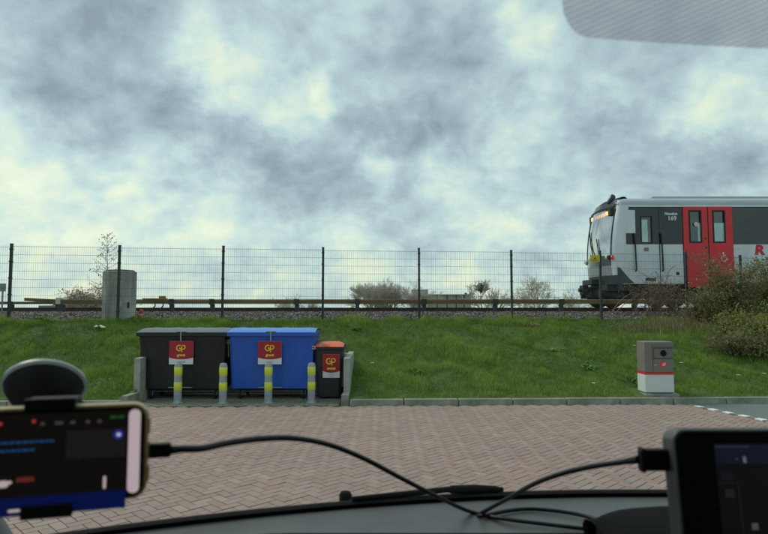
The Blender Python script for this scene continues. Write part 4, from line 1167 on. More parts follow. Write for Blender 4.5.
# ------------------------------------------------------------------ bramble bushes at the right
M_BR = leaf_material('bramble_leaf', [(0, lin(86, 96, 56)), (0.4, lin(118, 126, 76)), (0.75, lin(146, 148, 98)), (0.94, lin(166, 150, 118)), (1, lin(188, 166, 142))], 0.3)
M_STEM = mat('bramble_stem', lin(140, 112, 96), 0.9, var=0.25, vscale=6)
def bush(label, px, pyb, Y, W_, H, D, nl, ns, seed, leafm=M_BR, green=0.0, name='bramble_bush', zbase=None):
    rnd = np.random.default_rng(seed); r2 = random.Random(seed)
    X = P(px, pyb, Y=Y).x; zb = zbase if zbase is not None else float(terrain(X, Y)) - 0.05
    t = thing(name, label, 'bush', (X, Y, zb), 'bushes along the fence at right')
    st = MB(); tips = []
    for k in range(ns):
        az = r2.uniform(0, 6.28); out = r2.uniform(0.2, 1.0); p = Vector((r2.gauss(0, W_ * 0.22), r2.gauss(0, D * 0.2), 0.0))
        hh = H * r2.uniform(0.6, 1.08); e = Vector((math.cos(az) * W_ * 0.55 * out, math.sin(az) * D * 0.55 * out, hh * r2.uniform(0.35, 1.0)))
        mid = (p + e) / 2 + Vector((0, 0, hh * 0.35))
        pts = [p * (1 - s) ** 2 + mid * 2 * s * (1 - s) + e * s * s for s in (0, 0.2, 0.4, 0.6, 0.8, 1.0)]
        st.tube(pts, [0.012, 0.011, 0.009, 0.008, 0.006, 0.004], 3, False)
        for s in range(1, 6):
            for b in range(3):
                c = pts[s]; d = Vector((r2.gauss(0, 1), r2.gauss(0, 1), r2.gauss(0.4, 0.7))).normalized() * r2.uniform(0.12, 0.34)
                st.tube([c, c + d * 0.6 + Vector((0, 0, 0.02)), c + d], [0.005, 0.004, 0.003], 3, False); tips.append(c + d)
            tips.append(pts[s])
    st.build('stems', M_STEM, t)
    T = np.array([tuple(p) for p in tips])
    i = rnd.integers(0, len(T), nl); c = T[i] + rnd.normal(0, 0.075, (nl, 3)); c[:, 2] = np.maximum(c[:, 2], 0.04)
    a = rnd.normal(0, 1, (nl, 3)); a /= np.linalg.norm(a, axis=1)[:, None]
    b = rnd.normal(0, 1, (nl, 3)); b -= (b * a).sum(1)[:, None] * a; b /= np.linalg.norm(b, axis=1)[:, None]
    L = rnd.uniform(0.018, 0.045, nl)[:, None]; wv = L * rnd.uniform(0.35, 0.7, (nl, 1))
    n3 = np.cross(a, b) * L * 0.25
    V = np.stack([c - a * L, c + b * wv + n3, c + a * L, c - b * wv + n3], 1).reshape(-1, 3)
    base = (np.arange(nl) * 4)[:, None]
    sh = np.clip(rnd.normal(0.42, 0.24, nl) + green, 0, 1)
    lf = np_mesh('leaves', V, (base + np.array([0, 1, 2, 3])).ravel(), np.full(nl, 4), leafm, {'shade': np.repeat(sh, 4)})
    lf.parent = t; lf['kind'] = 'stuff'
    return t
M_BRG = leaf_material('bramble_leaf_green', [(0, lin(100, 112, 56)), (0.5, lin(140, 150, 80)), (0.9, lin(172, 174, 100)), (1, lin(186, 164, 126))], 0.3)
bush('tall olive brown bramble in front of the red train doors', 730, 320, 16.0, 1.5, 2.0, 1.0, 6500, 90, 2)
bush('dark tangled bramble at the right edge under the train logo', 778, 320, 16.3, 1.5, 2.05, 1.0, 8000, 90, 3)
bush('yellow green low bramble in front at the right edge', 758, 335, 14.6, 1.8, 0.85, 1.2, 8000, 75, 4, M_BRG)
bush('low sprawling dry bramble on the bank at far right', 748, 345, 13.9, 1.7, 0.42, 0.9, 4500, 60, 6)
bush('low brown bramble at the fence foot left of the tall one', 706, 322, 15.8, 1.0, 0.95, 0.7, 2400, 50, 7)
bush('thin reddish twigs of a nearly leafless shrub in front of the train side', 662, 310, 18.2, 2.6, 1.65, 1.0, 300, 44, 9, name='twiggy_shrub', zbase=1.45)
def dry_grass():
    N = 1900
    x = RNG.normal(0, 1, N) * 0.85 + P(680, 315, Y=15.6).x; y = 15.5 + RNG.normal(0, 1, N) * 0.28 + (x - 7.6) * 0.08
    y = np.minimum(y, fenceY(x) + 0.2)
    o = blades(x, y, terrain(x, y), RNG.uniform(0.12, 0.38, N), RNG.uniform(0.006, 0.012, N), RNG.uniform(0.2, 0.95, N), RNG.random(N), M_DRY, 'dry_grass')
    struct(o, 'stuff'); tag(o, 'straw coloured dry grass under the brambles by the fence', 'dry grass')
dry_grass()

# ------------------------------------------------------------------ containers
M_SRED = mat('sign_red', lin(160, 26, 40), 0.45, var=0.06)
M_SWHT = mat('sign_white', lin(214, 218, 222), 0.5, var=0.04)
M_SYEL = mat('sign_gold', lin(244, 200, 72), 0.5)
M_STXT = mat('sign_text', lin(150, 120, 126), 0.6)
M_STEEL = mat('zinc', lin(150, 154, 156), 0.45, 0.6, var=0.15)
M_RUB = mat('tyre', lin(30, 30, 32), 0.8)
def waste_sign(parent, w, h, loc, words, tilt=0.0):
    """red and white plate; local front is -Y"""
    pl = MB().span((-w / 2, -0.004, 0), (w / 2, 0.0, h)).build('sign', M_SWHT, parent, bevel=0.002, seg=1)
    pl.location = loc; pl.rotation_euler.x = tilt
    n = 10; zc = h * 0.29
    poly = [(-w / 2 + 0.001, -0.0055, h - 0.001)] + [(-w / 2 + 0.001 + (w - 0.002) * k / n, -0.0055, zc - 0.075 * h * (1 - (2 * k / n - 1) ** 2)) for k in range(n + 1)] + [(w / 2 - 0.001, -0.0055, h - 0.001)]
    MB().prism(poly, (0, 0.0012, 0)).build('red_field', M_SRED, pl)
    # ring-and-stem mark, gold: a G and a P sharing one bar
    cx, cz, r_ = 0.0, h * 0.70, h * 0.115
    lg = MB()
    g_ = [(cx - r_ * 0.78 + r_ * math.cos(q) * 0.95, -0.008, cz + r_ * math.sin(q)) for q in [R(60 + k * 24) for k in range(12)]]
    g_ += [(cx - r_ * 0.30, -0.008, cz - r_ * 0.05), (cx - r_ * 0.78, -0.008, cz - r_ * 0.05)]
    lg.tube(g_, h * 0.026, 6)
    p_ = [(cx + r_ * 0.22, -0.0075, cz - r_ * 1.5), (cx + r_ * 0.22, -0.0075, cz + r_ * 0.95), (cx + r_ * 0.9, -0.0075, cz + r_ * 0.95), (cx + r_ * 1.35, -0.0075, cz + r_ * 0.7), (cx + r_ * 1.5, -0.0075, cz + r_ * 0.25), (cx + r_ * 1.3, -0.0075, cz - r_ * 0.25), (cx + r_ * 0.85, -0.0075, cz - r_ * 0.45), (cx + r_ * 0.22, -0.0075, cz - r_ * 0.45)]
    lg.tube(p_, h * 0.026, 6)
    lg.build('logo', M_SYEL, pl)
    text('lettering', 'groot', h * 0.15, M_SYEL, pl, (0, -0.007, h * 0.40), (R(90), 0, 0), 0.001, bold=0.004)
    for k, wd in enumerate(words):
        text('lettering', wd, h * (0.11 if len(words) == 1 else 0.075), M_STXT, pl, (0, -0.006, h * (0.11 if len(words) == 1 else 0.155 - 0.085 * k)), (R(90), 0, 0), 0.0008)
    return pl

def container(name, label, pxc, Wt, word, mb, ml, m_under):
    Yf = 11.74
    c = P(pxc, 399, z=0.0); c.y = Yf
    X = (pxc - 384) / F * Yf
    D = 1.08
    t = thing(name, label, 'waste container', (X, Yf, 0.0), 'four wheeled waste containers')
    zb, zt = 0.215, 1.222
    # body: tapered tub with softly ribbed front
    nx = 33; rows = []
    wb = Wt - 0.14; yb0, yb1, yt0, yt1 = 0.07, D - 0.14, 0.0, D - 0.02
    def ring(f):
        w = wb + (Wt - 0.05 - wb) * f; a = yb0 + (yt0 - yb0) * f; b = yb1 + (yt1 - yb1) * f; z = zb + (zt - zb) * f; out = []
        for k in range(nx):
            s = k / (nx - 1); r_ = 0.012 * (1 if (k // 2) % 2 else 0) * (0.15 < f < 0.9)
            out.append((-w / 2 + w * s, a + (0.05 * max(0, (abs(2 * s - 1) - 0.93) / 0.07)) + r_, z))
        for k in range(1, 9): out.append((w / 2, a + 0.05 + (b - a - 0.1) * k / 9, z))
        for k in range(nx): out.append((w / 2 - w * k / (nx - 1), b - 0.05 * max(0, (abs(2 * k / (nx - 1) - 1) - 0.93) / 0.07), z))
        for k in range(1, 9): out.append((-w / 2, b - 0.05 - (b - a - 0.1) * k / 9, z))
        out.append(out[0])
        return out
    b = MB().grid([ring(f) for f in (0, 0.03, 0.15, 0.3, 0.5, 0.7, 0.88, 0.93, 1.0)])
    n0 = len(b.v); b.add(ring(0)[:-1], [tuple(range(len(ring(0)) - 2, -1, -1))])
    b.build('body', mb, t, smooth=True)
    # rim
    MB().span((-Wt / 2 + 0.01, -0.012, zt - 0.005), (Wt / 2 - 0.01, 0.03, zt + 0.045)).span((-Wt / 2 + 0.01, D - 0.04, zt - 0.005), (Wt / 2 - 0.01, D, zt + 0.045)).span((-Wt / 2 + 0.01, 0.03, zt - 0.004), (-Wt / 2 + 0.05, D - 0.04, zt + 0.044)).span((Wt / 2 - 0.05, 0.03, zt - 0.004), (Wt / 2 - 0.01, D - 0.04, zt + 0.044)).build('rim', mb, t, bevel=0.01)
    # lid: slightly crowned slab with a skirt
    rows = []
    for j in range(15):
        v = j / 14; row = []
        for i in range(17):
            u = i / 16; e = min(u, 1 - u, v * 0.7, (1 - v) * 0.7)
            row.append((-Wt / 2 - 0.012 + (Wt + 0.024) * u, -0.035 + (D + 0.05) * v, zt + 0.078 + 0.010 * min(1, e / 0.03) + 0.065 * math.sin(min(1.0, v / 0.45) * math.pi / 2) - 0.12 * max(0, v - 0.45) + (0.006 if i % 4 == 2 and 0.1 < v < 0.9 else 0)))
        rows.append(row)
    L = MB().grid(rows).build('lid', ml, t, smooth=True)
    MB().span((-Wt / 2 - 0.012, -0.036, zt + 0.002), (Wt / 2 + 0.012, -0.014, zt + 0.075)).span((-Wt / 2 - 0.012, -0.012, zt + 0.002), (-Wt / 2 + 0.006, D, zt + 0.072)).span((Wt / 2 - 0.006, -0.012, zt + 0.002), (Wt / 2 + 0.012, D, zt + 0.072)).build('lid_skirt', mb, L, bevel=0.006)
    hz = zt + 0.085
    MB().span((-0.10, -0.045, hz), (0.10, -0.015, hz + 0.02)).build('lid_handle', M_STEEL, L, bevel=0.006)
    for sx in (-1, 1):
        MB().lathe([(0.022, 0), (0.022, 0.055), (0.03, 0.055), (0.03, 0.065)], 12, (sx * (Wt / 2 - 0.03), 0.5, zt - 0.1), Matrix.Rotation(R(90 * sx), 3, 'Y')).build('lift_pin', M_STEEL, t)
    # lock bar and padlock
    MB().span((-0.012, -0.048, zt - 0.085), (0.012, -0.038, zt + 0.09)).build('lock_bar', M_STEEL, t)
    MB().span((-0.03, -0.05, zt - 0.155), (0.03, -0.028, zt - 0.10)).build('padlock', M_STEEL, t, bevel=0.006)
    # wheels: castors
    for sx in (-1, 1):
        for sy, yy in ((0, 0.20), (1, D - 0.28)):
            x_ = sx * (Wt / 2 - 0.23)
            w_ = MB().lathe([(0.03, -0.022), (0.092, -0.022), (0.1, -0.014), (0.1, 0.014), (0.092, 0.022), (0.03, 0.022)], 20, (x_, yy, 0.1), Matrix.Rotation(R(90), 3, 'Y') @ Matrix.Rotation(R(0), 3, 'X')).build('wheel', M_RUB, t, smooth=True)
            MB().span((x_ - 0.036, yy - 0.03, 0.09), (x_ - 0.027, yy + 0.03, zb)).span((x_ + 0.027, yy - 0.03, 0.09), (x_ + 0.036, yy + 0.03, zb)).span((x_ - 0.036, yy - 0.05, zb - 0.012), (x_ + 0.036, yy + 0.05, zb + 0.002)).build('fork', M_STEEL, w_)
            MB().lathe([(0.012, -0.04), (0.045, -0.024), (0.045, 0.024), (0.012, 0.04)], 12, (x_, yy, 0.1), Matrix.Rotation(R(90), 3, 'Y')).build('hub', M_STEEL, w_)
    # foot bar and axle bar between the castors
    MB().tube([(-0.22, 0.05, zb + 0.02), (-0.22, -0.03, zb + 0.03), (0.22, -0.03, zb + 0.03), (0.22, 0.05, zb + 0.02)], 0.011, 8).build('foot_bar', M_STEEL, t, smooth=True)
    MB().tube([(-Wt / 2 + 0.25, 0.24, 0.14), (Wt / 2 - 0.25, 0.24, 0.14)], 0.012, 8).build('brake_rod', M_STEEL, t)
    MB().span((-wb / 2 + 0.05, 0.15, zb - 0.04), (wb / 2 - 0.05, D - 0.25, zb - 0.005)).build('base_frame', m_under, t)
    return t
M_CBLK = mat('container_black', lin(19, 20, 23), 0.5, col2=lin(33, 33, 34), vscale=5, rvar=0.2, stretch=(1.5, 1.5, 0.4))
M_CBLKL = mat('container_lid_sheen', lin(92, 95, 100), 0.35, var=0.1, vscale=4, rvar=0.15)  # dark lid; the sky's reflection on top is painted in as grey
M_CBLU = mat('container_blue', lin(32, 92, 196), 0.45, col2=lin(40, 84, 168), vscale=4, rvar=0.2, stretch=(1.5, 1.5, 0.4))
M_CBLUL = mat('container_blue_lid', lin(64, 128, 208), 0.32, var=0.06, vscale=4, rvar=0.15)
M_UND = mat('container_under', lin(34, 34, 36), 0.8)
k1 = container('waste_container', 'black wheeled waste container on the left, sky sheen painted on its lid', 182.7, 1.715, '', M_CBLK, M_CBLKL, M_UND)
o = waste_sign(k1, 0.465, 0.445, (0.02, -0.058, 0.69), ['restafval'])
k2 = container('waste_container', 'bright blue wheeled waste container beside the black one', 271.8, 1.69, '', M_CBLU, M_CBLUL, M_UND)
o = waste_sign(k2, 0.455, 0.445, (-0.01, -0.058, 0.69), ['papier'])
# small lime clip between the two containers
p = P(228.3, 341.5, Y=11.95)
tag(MB().box(p, (0.09, 0.03, 0.09)).tube([p, p + Vector((0.01, 0, -0.3))], 0.012, 6).build('hanging_tag', mat('tag_lime', lin(150, 176, 60), 0.6), world=True, bevel=0.005, seg=1), 'small lime green tag hanging between the black and blue containers', 'tag')

def wheelie():
    Yf = 11.80; X = (329.2 - 384) / F * Yf
    t = thing('wheelie_bin', 'small black wheeled bin with an orange lid right of the blue container', 'wheelie bin', (X, Yf, 0))
    m = mat('wheelie_black', lin(40, 40, 44), 0.5, var=0.12, vscale=6, rvar=0.15)
    b = MB()
    def ring(f):
        w = 0.43 + (0.54 - 0.43) * f; d = 0.50 + (0.66 - 0.50) * f; z = 0.05 + (0.96 - 0.05) * f; a = 0.06 - 0.06 * f; c = 0.035
        return [(-w / 2 + c, a, z), (w / 2 - c, a, z), (w / 2, a + c, z), (w / 2, a + d - c, z), (w / 2 - c, a + d, z), (-w / 2 + c, a + d, z), (-w / 2, a + d - c, z), (-w / 2, a + c, z), (-w / 2 + c, a, z)]
    b.grid([ring(f) for f in (0, 0.1, 0.5, 1)]).add(ring(0)[:-1], [tuple(range(7, -1, -1))]).build('body', m, t, smooth=True)
    MB().frustum((0, 0.33, 0.955), (0.58, 0.71, 0), (0, 0.33, 1.015), (0.60, 0.73, 0)).build('rim', m, t, bevel=0.01)
    ml = mat('lid_orange', lin(226, 104, 62), 0.45, var=0.06, vscale=5)
    rows = []
    for j in range(9):
        v = j / 8
        rows.append([(-0.285 + 0.57 * i / 10, -0.03 + 0.74 * v, 1.018 + 0.055 * min(1, min(i, 10 - i, j * 0.8, 12) / 1.6) + 0.03 * v * (1 - v) * 4) for i in range(11)])
    L = MB().grid(rows).build('lid', ml, t, smooth=True)
    MB().box((-0.06, 0.02, 1.085), (0.12, 0.05, 0.02)).build('lid_grip', mat('lid_patch', lin(232, 190, 150), 0.5), L, bevel=0.006)
    MB().tube([(-0.27, 0.68, 1.03), (-0.27, 0.76, 1.04), (0.27, 0.76, 1.04), (0.27, 0.68, 1.03)], 0.014, 8).build('handle', m, t, smooth=True)
    for sx in (-1, 1):
        MB().lathe([(0.03, -0.025), (0.09, -0.025), (0.1, -0.015), (0.1, 0.015), (0.09, 0.025), (0.03, 0.025)], 20, (sx * 0.245, 0.60, 0.1), Matrix.Rotation(R(90), 3, 'Y')).build('wheel', M_RUB, t, smooth=True)
    MB().tube([(-0.24, 0.60, 0.1), (0.24, 0.60, 0.1)], 0.012, 8).build('axle', M_STEEL, t)
    MB().tube([(-0.335, 0.02, 1.0), (-0.315, -0.02, 1.03), (-0.275, -0.03, 1.02), (-0.26, -0.03, 0.985), (-0.29, -0.02, 0.97), (-0.335, 0.0, 1.0)], 0.012, 6).build('lock_ring', mat('lock_pale', lin(196, 178, 160), 0.5), t, smooth=True)
    s = waste_sign(t, 0.33, 0.46, (0.05, 0.004, 0.42), ['voedsel', 'resten'], 0.065)
wheelie()

# bollards
M_BGREY = mat('bollard_grey', lin(166, 173, 178), 0.55, col2=lin(128, 134, 138), vscale=9, rvar=0.2)
M_BYEL = mat('bollard_band', lin(204, 212, 66), 0.5, var=0.1, vscale=10)
labs = ['leftmost grey bollard with two lime bands before the black container sign', 'grey bollard with two lime bands before the gap between the containers',
        'grey bollard with two lime bands under the blue container sign', 'rightmost grey bollard with two lime bands beside the small wheeled bin']
proto = None
for (px, pyb), lab in zip(((177.6, 403.6), (222.8, 404.0), (268.2, 403.6), (311.3, 403.2)), labs):
    c = P(px, pyb - 0.5, z=0.0)
    if proto is None:
        proto = thing('bollard', lab, 'bollard', c, 'banded bollards in front of the bins')
        MB().lathe([(0.071, -0.02), (0.071, 0.70), (0.06, 0.735), (0.03, 0.745)], 24).build('post', M_BGREY, proto, smooth=True)
        for z in (0.235, 0.515):
            MB().lathe([(0.0715, z), (0.0745, z + 0.004), (0.0745, z + 0.151), (0.0715, z + 0.155)], 24, caps=False).build('band', M_BYEL, proto, smooth=True)
        MB().lathe([(0.10, 0.0), (0.10, 0.012), (0.08, 0.018)], 24, (0, 0, 0.004)).build('collar', M_BGREY, proto, smooth=True)
    else: dup(proto, c, lab)
    random.seed(px)

# litter box
def litter_box():
    Yf = 11.52
    xl, xr = (642.6 - 384) / F * Yf, (671.2 - 384) / F * Yf
    w = xr - xl; X = (xl + xr) / 2; zg = P(655, 393.5, Y=Yf).z
    H = P(655, 341.8, Y=Yf).z - zg
    t = thing('litter_box', 'taupe litter box with a round hole and white base beside the kerb', 'litter bin', (X, Yf, zg))
    mt = mat('box_taupe', lin(122, 114, 106), 0.6, var=0.08, vscale=4)
    mw = mat('box_white', lin(206, 210, 208), 0.6, var=0.06, vscale=4)
    D = 0.36; zs = 0.385 * H
    MB().span((-w / 2, 0, 0.015), (w / 2, D, zs - 0.02)).build('base', mw, t, bevel=0.012)
    MB().span((-w / 2 - 0.003, -0.003, zs - 0.02), (w / 2 + 0.003, D + 0.003, zs + 0.018)).build('red_stripe', mat('stripe_red', lin(206, 52, 50), 0.5), t)
    # taupe hood built round the hole panel
    MB().span((-w / 2, 0, zs + 0.018), (w / 2, D, H)).build('hood', mt, t, bevel=0.014)
    x0, x1, za, zb = -w * 0.06, w * 0.455, H * 0.685, H * 0.87
    x0 = -w * 0.18
    pm = mat('box_panel', lin(112, 106, 100), 0.55, var=0.06, vscale=6)
    # panel with a round opening over a black disc: ring of quads
    n = 28; hx, hz, hr = (x0 + x1) / 2, (za + zb) / 2, 0.062
    b = MB(); vs = []; 
    for k in range(n):
        q = 2 * math.pi * k / n; c, s = math.cos(q), math.sin(q)
        m_ = max(abs(c) / ((x1 - x0) / 2), abs(s) / ((zb - za) / 2))
        vs += [(hx + hr * c, -0.022, hz + hr * s), (hx + c / m_, -0.022, hz + s / m_), (hx + hr * c, -0.002, hz + hr * s), (hx + c / m_, -0.002, hz + s / m_)]
    fs = []
    for k in range(n):
        a, e = 4 * k, 4 * ((k + 1) % n)
        fs += [(a, a + 1, e + 1, e), (a, e, e + 2, a + 2), (a + 1, a + 3, e + 3, e + 1)]
    p_ = b.add(vs, fs).build('hole_panel', pm, t)
    MB().lathe([(hr, 0), (hr, 0.012)], 28, (hx, -0.001, hz), Matrix.Rotation(R(90), 3, 'X')).build('hole', mat('hole_shade', lin(8, 8, 8), 0.9), p_)  # black disc paints the dark inside; the hood behind it is solid
    for sgn, (a, c, d, e) in enumerate(((x0 - 0.012, za - 0.014, x1 + 0.012, za - 0.004), (x0 - 0.012, zb + 0.004, x1 + 0.012, zb + 0.014))):
        MB().span((a, -0.012, c), (d, -0.001, e)).build('groove_strip', mat('box_groove', lin(84, 78, 74), 0.7), p_)
    MB().span((x0 - 0.03, -0.012, H * 0.90), (x1 + 0.03, -0.001, H * 0.955)).build('top_flap', pm, t, bevel=0.004)
    for xx in (-w * 0.22,): MB().span((xx - 0.004, -0.004, zs + 0.04), (xx + 0.004, -0.001, H * 0.965)).build('panel_seam', MATS['box_groove'], t)
    lx, lz = w * 0.14, H * 0.565
    lg = MB().lathe([(0.062, 0), (0.062, 0.004)], 24, (lx, -0.001, lz), Matrix.Rotation(R(90), 3, 'X')).build('logo', mat('logo_red', lin(222, 60, 62), 0.5), t)
    b = MB()
    for k, (dx, h0, h1) in enumerate(((-0.026, -0.03, 0.012), (-0.004, -0.03, 0.026), (0.018, -0.03, 0.03))):
        b.prism([(lx + dx, -0.0065, lz + h0), (lx + dx + 0.012, -0.0065, lz + h0), (lx + dx + 0.026, -0.0065, lz + h1), (lx + dx + 0.014, -0.0065, lz + h1)], (0, 0.001, 0))
    b.build('logo_mark', mat('logo_pale', lin(240, 210, 206), 0.5), lg)
    MB().span((-w * 0.165, -0.006, H * 0.545), (-w * 0.105, -0.001, H * 0.555)).build('label_plate', M_SWHT, t)
    MB().span((-w / 2 + 0.12, 0.03, -0.02), (w / 2 - 0.02, D - 0.05, 0.02)).build('foot', M_TD, t)
    s = MB().span((X - 0.30, Yf - 0.07, 0.02), (X + 0.34, Yf + 0.56, zg + 0.0)).build('paving_slab', M_KERB, world=True, bevel=0.01)
    tag(s, 'grey concrete slab under the litter box', 'slab')
litter_box()

# ------------------------------------------------------------------ the van we look out of
CX = 0.42
WZ = 1.462
def wsY(x, z): return 1.027 - 0.264 * (x - CX) ** 2 - (z - WZ) * 1.0
def hit(px, py, off=0.0):
    d = ray(px, py); lo, hi = 0.1, 1.6
    for _ in range(50):
        s = (lo + hi) / 2; q = CAM + d * s
        if q.y > wsY(q.x, q.z) - off: hi = s
        else: lo = s
    return CAM + d * lo
M_VAN = mat('van_paint', lin(150, 154, 158), 0.35, 0.2, var=0.04, coat=0.4)
M_VBLK = mat('van_black_trim', lin(7, 7, 8), 0.8, spec=0.15, var=0.15, vscale=20, bump=0.15, bscale=400)
M_DASH = mat('dash_grey', lin(80, 82, 82), 0.40, var=0.30, vscale=5, bump=0.12, bscale=500, rvar=0.1)
M_DASHB = mat('dash_black', lin(8, 8, 9), 0.9, spec=0.15, var=0.12, vscale=12, bump=0.2, bscale=500)
M_LINER = mat('headliner', lin(120, 120, 118), 0.9, var=0.05)
M_DARKC = mat('cab_dark', lin(34, 34, 36), 0.9)
M_WSG = glass('van_windscreen_glass', (0.965, 0.985, 0.98, 1), 0.012)
M_SG = glass('van_side_glass', (0.8, 0.86, 0.85, 1), 0.04)
V = thing('van', 'interior of the van seen at its grey dashboard and windscreen base', 'van', (CX, 0.0, 0.0))
zt = 2.19
def halfw(z): return 0.885 - 0.09 * (z - WZ) / (zt - WZ)
rows = []
for j in range(13):
    z = WZ - 0.03 + (zt - WZ + 0.03) * j / 12; hw_ = halfw(z)
    rows.append([(CX - hw_ + 2 * hw_ * i / 32, wsY(CX - hw_ + 2 * hw_ * i / 32, z), z) for i in range(33)])
WSO = MB().grid(rows).build('windscreen', M_WSG, V, world=True, smooth=True)
# black printed border along the bottom, on the inside of the glass
def strip(za, zb, off):
    r_ = []
    for z in (za, (za + zb) / 2, zb):
        r_.append([(CX - 0.88 + 1.76 * i / 48, wsY(CX - 0.88 + 1.76 * i / 48, z) - off, z) for i in range(49)])
    return r_
M_FRIT = mat('frit_black', lin(14, 14, 15), 0.5)
MB().grid(strip(WZ - 0.02, WZ + 0.0022, 0.003)).build('black_border', M_FRIT, WSO, world=True, smooth=True)
# dotted print round the mirror foot
def dotted():
    m = bpy.data.materials.new('dotted_print'); m.use_nodes = True; nt = m.node_tree; nt.nodes.clear(); t = NT(nt)
    co = t.n('ShaderNodeTexCoord').outputs['Object']
    mp = t.n('ShaderNodeMapping'); mp.inputs['Rotation'].default_value = (0, R(20), 0); t.put(mp.inputs['Vector'], co)
    sp = t.n('ShaderNodeSeparateXYZ'); t.put(sp.inputs[0], mp.outputs[0])
    k = 2 * math.pi / 0.0027
    a = t.math('SINE', t.math('MULTIPLY', sp.outputs[0], k)); b = t.math('SINE', t.math('MULTIPLY', sp.outputs[2], k * 0.8))
    f = t.math('MULTIPLY', t.math('ADD', t.math('ADD', a, b), 1.15), 0.55, clamp=True)
    f = t.math('ADD', t.math('MULTIPLY', f, 0.34), 0.42)
    df = t.n('ShaderNodeBsdfDiffuse'); df.inputs[0].default_value = lin(120, 116, 126)
    tl = t.n('ShaderNodeBsdfTranslucent'); tl.inputs[0].default_value = lin(146, 140, 151)
    tr = t.n('ShaderNodeBsdfTransparent')
    m1 = t.n('ShaderNodeMixShader'); m1.inputs[0].default_value = 0.82; nt.links.new(df.outputs[0], m1.inputs[1]); nt.links.new(tl.outputs[0], m1.inputs[2])
    m2 = t.n('ShaderNodeMixShader'); t.put(m2.inputs[0], f); nt.links.new(tr.outputs[0], m2.inputs[1]); nt.links.new(m1.outputs[0], m2.inputs[2])
    out = t.n('ShaderNodeOutputMaterial'); nt.links.new(m2.outputs[0], out.inputs[0])
    rows = []
    for py in [-90, -60, -30, 0, 8, 14, 20, 25, 29, 32.5, 35, 37]:
        r_ = 37.0; dy = max(0, py - (37 - r_)); left = 562 + (r_ - math.sqrt(max(0, r_ * r_ - dy * dy))) * 0.75
        q0 = hit(left, py + (left - 562) * 0.03, 0.004)
        row = []
        for i in range(25):
            u = i / 24; x = q0.x + (2 * CX - 2 * q0.x) * u
            # bottom edge falls gently to the right
            z = q0.z - 0.006 * u * (1 if py > 20 else max(0, py) / 20)
            row.append((x, wsY(x, z) - 0.004, z))
        rows.append(row)
    MB().grid(rows).build('dotted_print', m, WSO, world=True, smooth=True)
dotted()
# cowl, bonnet, front
rows = []
for k, (dy, z) in enumerate(((-0.004, WZ - 0.006), (0.012, WZ + 0.001), (0.03, WZ - 0.002), (0.08, WZ - 0.03), (0.16, WZ - 0.075))):
    rows.append([(CX - 0.88 + 1.76 * i / 40, wsY(CX - 0.88 + 1.76 * i / 40, WZ) + dy, z) for i in range(41)])
CW = MB().grid(rows).build('cowl', M_VBLK, V, world=True, smooth=True)
rows = []
for dy, z, w_ in ((0.15, WZ - 0.085, 0.88), (0.4, WZ - 0.19, 0.87), (0.62, WZ - 0.33, 0.84), (0.74, WZ - 0.52, 0.8)):
    rows.append([(CX - w_ + 2 * w_ * i / 24, 1.03 - 0.264 * (2 * w_ * i / 24 - w_) ** 2 + dy, z + 0.02 * math.cos((i / 24 - 0.5) * 3)) for i in range(25)])
MB().grid(rows).build('bonnet', M_VAN, V, world=True, smooth=True)
MB().span((CX - 0.86, 1.42, 0.32), (CX + 0.86, 1.56, 0.90)).build('bumper', M_VBLK, V, world=True, bevel=0.05)
# washer jet and wiper outside the glass
q = P(345.5, 497, Y=1.06)
MB().lathe([(0.011, -0.03), (0.011, 0.004), (0.008, 0.009), (0.003, 0.010)], 12, q).build('washer_jet', M_VBLK, CW, world=True, smooth=True)
def out(px, py, off): 
    return hit(px, py, -off)
wp = [out(352, 499, 0.02), out(400, 494.5, 0.025), out(448, 489.5, 0.03), out(470, 488.5, 0.03), out(503, 489.5, 0.025)]
WI = MB().tube(wp, [0.004, 0.005, 0.005, 0.005, 0.004], 8).build('wiper', M_VBLK, V, world=True, smooth=True)
a, b = out(449, 489.6, 0.028), out(500, 489.6, 0.028)
MB().tube([a, a.lerp(b, 0.05), a.lerp(b, 0.5) + Vector((0, 0, 0.001)), a.lerp(b, 0.93), b], [0.005, 0.0068, 0.0072, 0.0062, 0.003], 10).build('wiper_arm_cover', M_VBLK, WI, world=True, smooth=True)
# pillars, roof, doors, bulkhead, floor: the shell that keeps the cab dark
for s in (-1, 1):
    pts = [(CX + s * (halfw(z) + 0.085), wsY(CX + s * halfw(z), z) + 0.0, z) for z in (WZ - 0.25, WZ, 1.7, 1.95, zt + 0.02)]
    MB().tube(pts, 0.045, 10).build('windscreen_pillar', M_LINER, V, world=True, smooth=True)
    x = CX + s * 0.955
    d = MB().span((x - 0.035, -0.55, 0.45), (x + 0.035, 0.84, 1.42)).build('door', M_VAN, V, world=True, bevel=0.02)
    MB().span((x - 0.06 * s - 0.02, -0.5, 0.55), (x - 0.06 * s + 0.02, 0.80, 1.40)).build('door_lining', M_DARKC, d, world=True, bevel=0.02)
    MB().add([(x, -0.5, 1.42), (x, 0.80, 1.42), (x - s * 0.08, 0.12, zt), (x - s * 0.08, -0.5, zt)], [(0, 1, 2, 3)]).build('door_window', M_SG, d, world=True)
    MB().span((x - 0.05, -0.70, 0.45), (x + 0.03, -0.53, zt + 0.05)).build('door_pillar', M_DARKC, V, world=True)
rows = []
for y, dz in ((None, 0.0), (-0.2, 0.05), (-0.8, 0.06), (-3.4, 0.05)):
    rows.append([(CX - 0.93 + 1.86 * i / 20, (wsY(CX - 0.8 + 1.6 * i / 20, zt) + 0.01) if y is None else y, zt + dz + 0.06 * math.cos((i / 20 - 0.5) * 3.0) - 0.03) for i in range(21)])
o = MB().grid(rows).build('roof', M_VAN, V, world=True, smooth=True); sm = o.modifiers.new('thick', 'SOLIDIFY'); sm.thickness = 0.03
o.data.materials[0] = M_LINER
